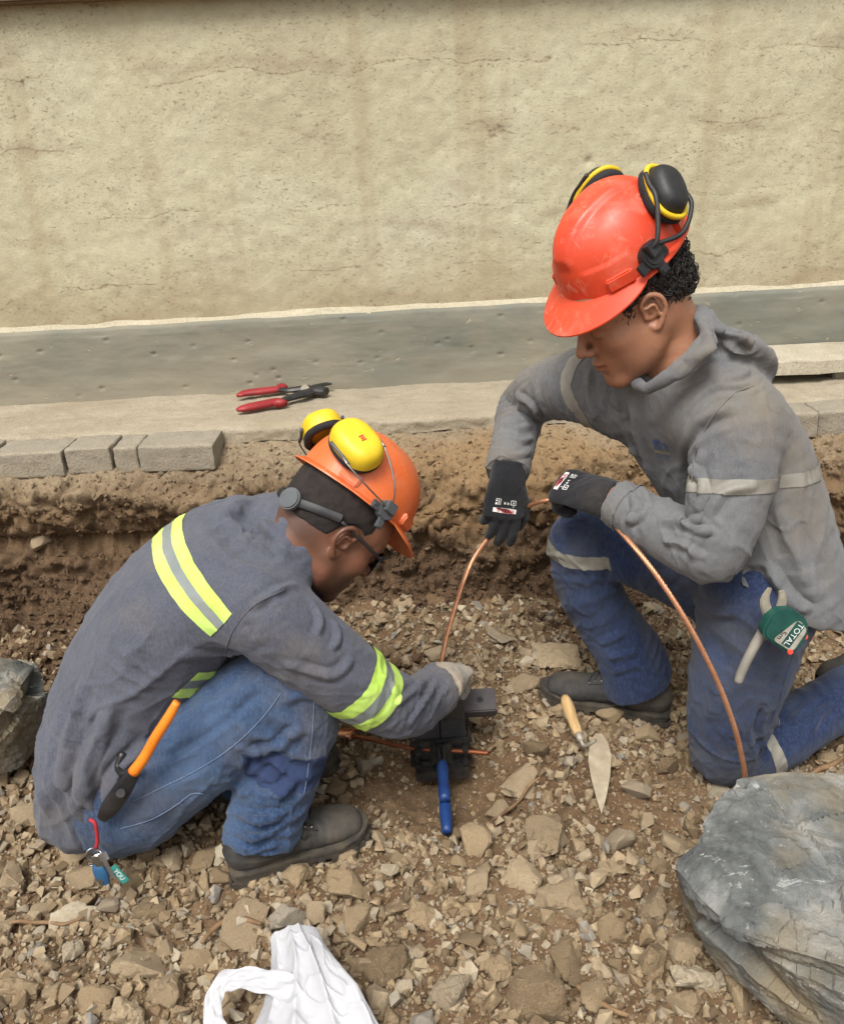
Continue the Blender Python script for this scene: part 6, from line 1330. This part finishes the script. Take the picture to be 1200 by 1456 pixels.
big_rock('boulder', np.array(pl), 5, .007, 'smaller dark grey boulder behind the squatting man\'s back', 8, (0.8, 0.2, 0.5))

MED = [hull_rock(100 + k, 13 + k % 5, .055, random.Random(k).uniform(.5, .85), 1, .012) for k in range(16)]
BIG = [hull_rock(300 + k, 12 + k % 4, .05, 0.75, 3, .030) for k in range(8)]
for m_ in MED + BIG:
    m_.materials.append(MAT['stone'])
    bm = bmesh.new(); bm.from_mesh(m_)
    for e in bm.edges: e.smooth = not (len(e.link_faces) == 2 and e.calc_face_angle(0) > 0.42)
    for f in bm.faces: f.smooth = True
    bm.to_mesh(m_); bm.free()
def ghs(p): return gZ(p)
special = [(268, 1262, 40, 46, 'pale grey stone beside the squatting man\'s boot heel', 0), (683, 1241, 60, 46, 'brown block of stone right of the blue handle tips', 1), (764, 1203, 32, 56, 'small pale upright stone leaning on a brown slab', 2), (778, 1180, 78, 66, 'broad brown slab left of the trowel tip', 3), (922, 1272, 74, 80, 'pocked tan block touching the large grey boulder', 4),
           (647, 1394, 70, 76, 'broad pale stone right of the white bag', 5), (763, 1408, 84, 120, 'largest flat ochre stone at the bottom edge', 6), (708, 1370, 48, 44, 'whitish stone between two broad stones at the bottom', 7), (350, 1302, 90, 62, 'wide flat stone behind the white bag', 0), (413, 1296, 50, 66, 'dark tan stone left of the upright sliver', 1), (452, 1288, 28, 70, 'narrow upright slab of pale stone above the white bag', 2),
           (238, 1397, 50, 72, 'long pale stone left of the white bag handle', 3), (328, 1386, 66, 46, 'brown flat stone touching the bag handle', 4), (103, 1350, 44, 50, 'pale stone alone in the fine gravel at left', 5), (745, 966, 46, 46, 'brown block right of the grey glove', 6), (790, 930, 78, 40, 'flat tan slab against the bank behind the boot', 7), (712, 905, 52, 36, 'tan stone under the hanging black glove', 0), (951, 1084, 32, 48, 'pale wedge of stone by the kneeling man\'s knee', 1),
           (741, 1091, 64, 42, 'dark brown lump right of the black mould', 2), (527, 930, 52, 44, 'grey flat tile at the foot of the bank', 3), (541, 1186, 32, 36, 'grey flat chip in front of the boot toe', 4), (210, 1284, 62, 50, 'square tan stone below the keys', 5), (868, 1320, 40, 70, 'tan stone left of the pocked block', 6), (600, 1290, 52, 50, 'rough tan stone below the blue handle', 7)]
occ = [(PZ(u, v, 0)[0], PZ(u, v, 0)[1], .035) for u, v in ((805, 1020), (815, 1050), (830, 1075), (850, 1085), (852, 1110), (855, 1135), (857, 1160), (610, 1120), (610, 1150), (610, 1180), (612, 1205), (690, 1080), (520, 1060), (560, 1065))]
for k, (u, v, w, h, lab, var) in enumerate(special):
    p = PZ(u, v + h * 0.3, 0.0); dpt = (p - CAMP) @ FWD; sx = w / FPX * dpt * 1.12; sz = max(.03, min(h / FPX * dpt * 0.8, sx * 1.3)); o = bpy.data.objects.new('stone', BIG[var].copy() if False else BIG[var]); COL.objects.link(o)
    sy = sx * .85 if h < 1.5 * w else sx * .8
    if h > 1.3 * w: o.rotation_euler = (random.Random(k).uniform(-.5, -.2), random.Random(k + 3).uniform(-.2, .2), random.Random(k).uniform(-.3, .3)); sz = h / FPX * dpt * 1.0
    else: o.rotation_euler = (random.Random(k).uniform(-.2, .2), random.Random(k + 3).uniform(-.2, .2), random.Random(k).uniform(0, 6.28))
    o.scale = (sx, sy, sz); o.location = (p[0], p[1], ghs(p) + sz * .22); tag(o, lab, 'stone', 'larger loose stones'); occ.append((p[0], p[1], sx * .5))
def dens(x, y):
    """how stony the ground is: the pit round the mould is fine earth"""
    d = 1.0 - 0.92 * np.exp(-(((x - PIT[0] - .02) / 0.20) ** 2 + ((y - PIT[1] + .02) / 0.16) ** 2))
    d *= 1.0 - 0.55 * np.exp(-(((x - .42) / 0.22) ** 2 + ((y - 1.45) / 0.15) ** 2))
    return d * (1 - 0.15 * sstep(1.45, 1.6, y))
rg = random.Random(77); count = 0; tries = 0
while count < 250 and tries < 9000:
    tries += 1; u, v = rg.uniform(-20, 1220), 900 + 560 * rg.random() ** 0.62; p = PZ(u, v, 0.0); x_, y_ = p[0], p[1]
    if rg.random() > dens(x_, y_): continue
    s_ = .026 + .060 * rg.random() ** 2.3 if count >= 36 else rg.uniform(.062, .105)
    if count < 36 and (v < 1180 or (560 < u < 700)): continue
    if any((x_ - a) ** 2 + (y_ - b_) ** 2 < (r_ + s_ * .42) ** 2 for a, b_, r_ in occ): continue
    if (x_ > .50 and y_ < 1.36 and x_ > .42 + (1.36 - y_) * .1): continue
    occ.append((x_, y_, s_ * .42)); o = bpy.data.objects.new('stone', MED[rg.randrange(16)] if count >= 36 else BIG[rg.randrange(8)]); COL.objects.link(o); o.parent = ground
    o.scale = (s_ * rg.uniform(.9, 1.3), s_ * rg.uniform(.8, 1.1), s_ * rg.uniform(.7, 1.1)); o.rotation_euler = (rg.uniform(-.5, .5), rg.uniform(-.5, .5), rg.uniform(0, 6.28)); o.location = (x_, y_, ghs(p) + s_ * (rg.uniform(.12, .32) if count >= 36 else rg.uniform(.06, .2))); count += 1
rb = random.Random(31)
for k in range(46):                                            # stones stuck in the cut face
    xx, ss = rb.uniform(-1.5, 1.5), rb.uniform(.42, .97); q_ = bank_pts(np.array([xx]), np.array([ss]))[0]; s_ = .022 + .055 * rb.random() ** 2; o = bpy.data.objects.new('stone', MED[rb.randrange(16)]); COL.objects.link(o); o.parent = bank
    o.location = q_ + np.array([0, -.08 * s_, 0]); o.scale = (s_ * 1.2, s_, s_ * .8); o.rotation_euler = (rb.uniform(-.6, .6), rb.uniform(-.6, .6), rb.uniform(0, 6.28))
# gravel: everything smaller, one mass
def mass(name, var, P_, S_, mat, seed=9):
    """thousands of small angular stones as one mesh"""
    r = np.random.default_rng(seed); Vs, Fs, off = [], [], 0; pick = r.integers(0, var, len(P_))
    for k in range(var):
        m_ = hull_rock(500 + k, 10, 0, .75); V_ = np.array([v.co[:] for v in m_.vertices]); F_ = np.array([p.vertices[:] for p in m_.polygons]); bpy.data.meshes.remove(m_)
        ii = np.where(pick == k)[0]; n = len(ii)
        if not n: continue
        a = nrm(r.normal(size=(n, 3))); b_ = nrm(np.cross(a, r.normal(size=(n, 3)))); M = np.stack([a, b_, np.cross(a, b_)], 1)
        W_ = np.einsum('vj,nj,njk->nvk', V_, S_[ii][:, None] * r.uniform(.7, 1.25, (n, 3)), M) + P_[ii][:, None, :]
        Vs.append(W_.reshape(-1, 3)); Fs.append((F_[None] + (np.arange(n) * len(V_))[:, None, None]).reshape(-1, 3) + off); off += n * len(V_)
    o = mesh(name, np.concatenate(Vs), np.concatenate(Fs), mat, None, False); return tag(o, kind='stuff')
r_ = np.random.default_rng(4); n_g = 64000
gx = r_.uniform(-1.25, 1.35, n_g); gy = .80 + 1.45 * r_.uniform(0, 1, n_g) ** 1.1; dn = dens(gx, gy); kp = r_.uniform(0, 1, n_g) < np.maximum(dn, .25); gx, gy, dn = gx[kp], gy[kp], dn[kp]
q_ = r_.uniform(0, 1, len(gx)); sz_ = .0050 + .010 * q_ ** 1.8 + np.where(q_ > .78, .016 * r_.uniform(0, 1, len(gx)), 0) + np.where(q_ > .95, .018 * r_.uniform(0, 1, len(gx)), 0); sz_ = sz_ * np.where(dn < .5, .62, 1.0)
gz_ = gh(gx, gy) + gfine(gx, gy) + sz_ * r_.uniform(-.05, .38, len(gx))
tag(mass('gravel', 16, np.stack([gx, gy, gz_], 1), sz_, MAT['gravel']), 'fine gravel covering the trench floor', 'gravel')
n_b = 15000; bx_ = r_.uniform(-1.6, 1.6, n_b); bs_ = .12 + .88 * r_.uniform(0, 1, n_b) ** .85; bsz = .0045 + .013 * r_.uniform(0, 1, n_b) ** 2.6 + np.where(r_.uniform(0, 1, n_b) > .985, .02, 0)
tag(mass('soil_crumbs', 16, bank_pts(bx_, bs_) + bsz[:, None] * np.array([0, -.15, .05]), bsz, MAT['soil'], 11), 'crumbs of earth clinging to the trench bank', 'soil')

n_b = 9000; bx_ = r_.uniform(-1.6, 1.6, n_b); bs_ = .58 + .42 * r_.uniform(0, 1, n_b) ** .7; bsz = .009 + .024 * r_.uniform(0, 1, n_b) ** 2.4
tag(mass('bank_rubble', 16, bank_pts(bx_, bs_) + bsz[:, None] * np.array([0, -.2, .15]), bsz, MAT['soil'], 17), 'clods and stones heaped at the foot of the bank', 'rubble')
n_b = 3200; bx_ = r_.uniform(-1.5, 1.5, n_b); bs_ = .70 + .30 * r_.uniform(0, 1, n_b) ** .7; bsz = .008 + .026 * r_.uniform(0, 1, n_b) ** 2.2
tag(mass('bank_gravel', 16, bank_pts(bx_, bs_) + bsz[:, None] * np.array([0, -.2, .15]), bsz, MAT['gravel'], 19), 'paler stone chips mixed into the foot of the bank', 'gravel')

# dry roots and sticks
MAT['twig'] = m_wood('dry_twig', S(104, 78, 52), S(136, 108, 76), (30, 30, 30))
for k, (pl_, r_, lab) in enumerate([([(0, 1330), (30, 1328), (60, 1322), (95, 1326), (125, 1316)], .004, 'dry twig on the gravel at the left edge'), ([(290, 1345), (315, 1318), (345, 1312), (372, 1322)], .006, 'dark crooked root behind the white bag'), ([(700, 1165), (730, 1140), (750, 1120), (770, 1110)], .004, 'thin root right of the blue handles'), ([(820, 1410), (850, 1430), (890, 1452)], .006, 'broken stick at the bottom right of the rubble'), ([(1140, 1110), (1170, 1100), (1196, 1090)], .007, 'stick lying behind the large boulder')]):
    q = []
    for j, (u, v) in enumerate(pl_): p = PZ(u, v, 0); p[2] = gZ(p) + .018 + .006 * math.sin(j * 2.1 + k); q.append(p)
    tw = tube('twig', q, [r_ * .6, r_, r_ * .9, r_ * .5], MAT['twig'], None, 7, res=18); V_ = mverts(tw); setverts(tw, V_ + .004 * np.stack([vnoise(V_ * 30, 1), vnoise(V_ * 30, 2), vnoise(V_ * 30, 3)], 1)); tag(tw, lab, 'twig')

# ================================================================== white plastic bag
t = NT('thin_white_plastic'); tl_ = t.new('ShaderNodeBsdfTranslucent'); tl_.inputs['Color'].default_value = (.62, .62, .63, 1); mx = t.new('ShaderNodeMixShader'); mx.inputs[0].default_value = .38
t.done((.66, .66, .675, 1), .34, t.bump(t.noise(55, 4, .6), .25, .004)); t.link(t.b.outputs[0], mx.inputs[1]); t.link(tl_.outputs[0], mx.inputs[2]); t.link(mx.outputs[0], t.n['Material Output'].inputs['Surface']); MAT['plastic'] = t.m
bgE = empty('plastic_bag', PZ(440, 1420, 0)); tag(bgE, 'crumpled white plastic carrier bag with looped handle lying on the rubble', 'bag')
rows = [((384, 1334, .085), (452, 1319, .10)), ((386, 1352, .075), (462, 1338, .105)), ((384, 1385, .055), (486, 1370, .11)), ((374, 1425, .04), (514, 1415, .10)), ((355, 1465, .03), (545, 1465, .075)), ((335, 1530, .02), (590, 1545, .05)), ((330, 1600, .02), (620, 1640, .02))]
nu, nv = 70, 90
A_ = catmull(np.array([PZ(*a) for a, b_ in rows]), nv); B_ = catmull(np.array([PZ(*b_) for a, b_ in rows]), nv); uu = np.linspace(0, 1, nu)
def bag_sheet(name, lift, seed, sag):
    V_ = A_[:, None, :] * (1 - uu)[None, :, None] + B_[:, None, :] * uu[None, :, None]; V_[..., 2] += (np.sin(uu * np.pi) ** .7)[None, :] * lift * np.linspace(.5, 1, nv)[:, None]
    W_ = V_.reshape(-1, 3); tt = np.repeat(np.linspace(0, 1, nv), nu); ss = np.tile(uu, nv)
    fan = (ss - .5) * .8; r1 = 1 - np.abs(vnoise(np.stack([fan * 5, tt * 1.4, 0 * tt], 1), seed)); r2 = 1 - np.abs(vnoise(np.stack([ss * 5 + tt * 4, tt * 7 - ss * 3, 0 * tt], 1), seed + 4)); r3 = 1 - np.abs(vnoise(np.stack([ss * 13 + 3 * tt, tt * 15 - 2 * ss, 0 * tt], 1), seed + 6))
    am = .25 + .75 * sstep(0, .35, tt); W_[:, 2] += am * (.016 * (r1 ** 2 - .5) + .006 * (r2 ** 5 - .2) + .0018 * (r3 ** 5 - .2)); W_[:, 1] += am * .008 * (r1 ** 2 - .5); W_[:, 2] = np.maximum(W_[:, 2] - sag, .004)
    i_ = (np.arange(nv - 1)[:, None] * nu + np.arange(nu - 1)[None, :]).ravel(); return mesh(name, W_, np.stack([i_, i_ + nu, i_ + nu + 1, i_ + 1], 1), MAT['plastic'], bgE, True)
bag_sheet('bag_front', .036, 3, 0.0); bag_sheet('bag_back', .012, 13, .03)
hp = [(420, 1408, .085), (385, 1395, .085), (345, 1392, .09), (316, 1400, .085), (303, 1425, .07), (306, 1460, .05), (330, 1500, .035), (365, 1500, .03)]
C_ = catmull(np.array([PZ(*h) for h in hp]), 60); Tn = nrm(np.gradient(C_, axis=0)); sd_ = nrm(np.cross(Tn, np.array([0.0, -.6, .8]))); wv = np.linspace(-1, 1, 9); W_ = []
for i_ in range(60):
    w_ = .013 + .016 * abs(i_ / 59 - .5); 
    for x_ in wv: W_.append(C_[i_] + sd_[i_] * x_ * w_ + np.array([0, 0, 1.0]) * (.003 * math.sin(x_ * 9 + i_ * .22) + .003 * math.sin(i_ * .7 + x_ * 4)))
i_ = (np.arange(59)[:, None] * 9 + np.arange(8)[None, :]).ravel(); mesh('handle', np.array(W_), np.stack([i_, i_ + 1, i_ + 10, i_ + 9], 1), MAT['plastic'], bgE, True)
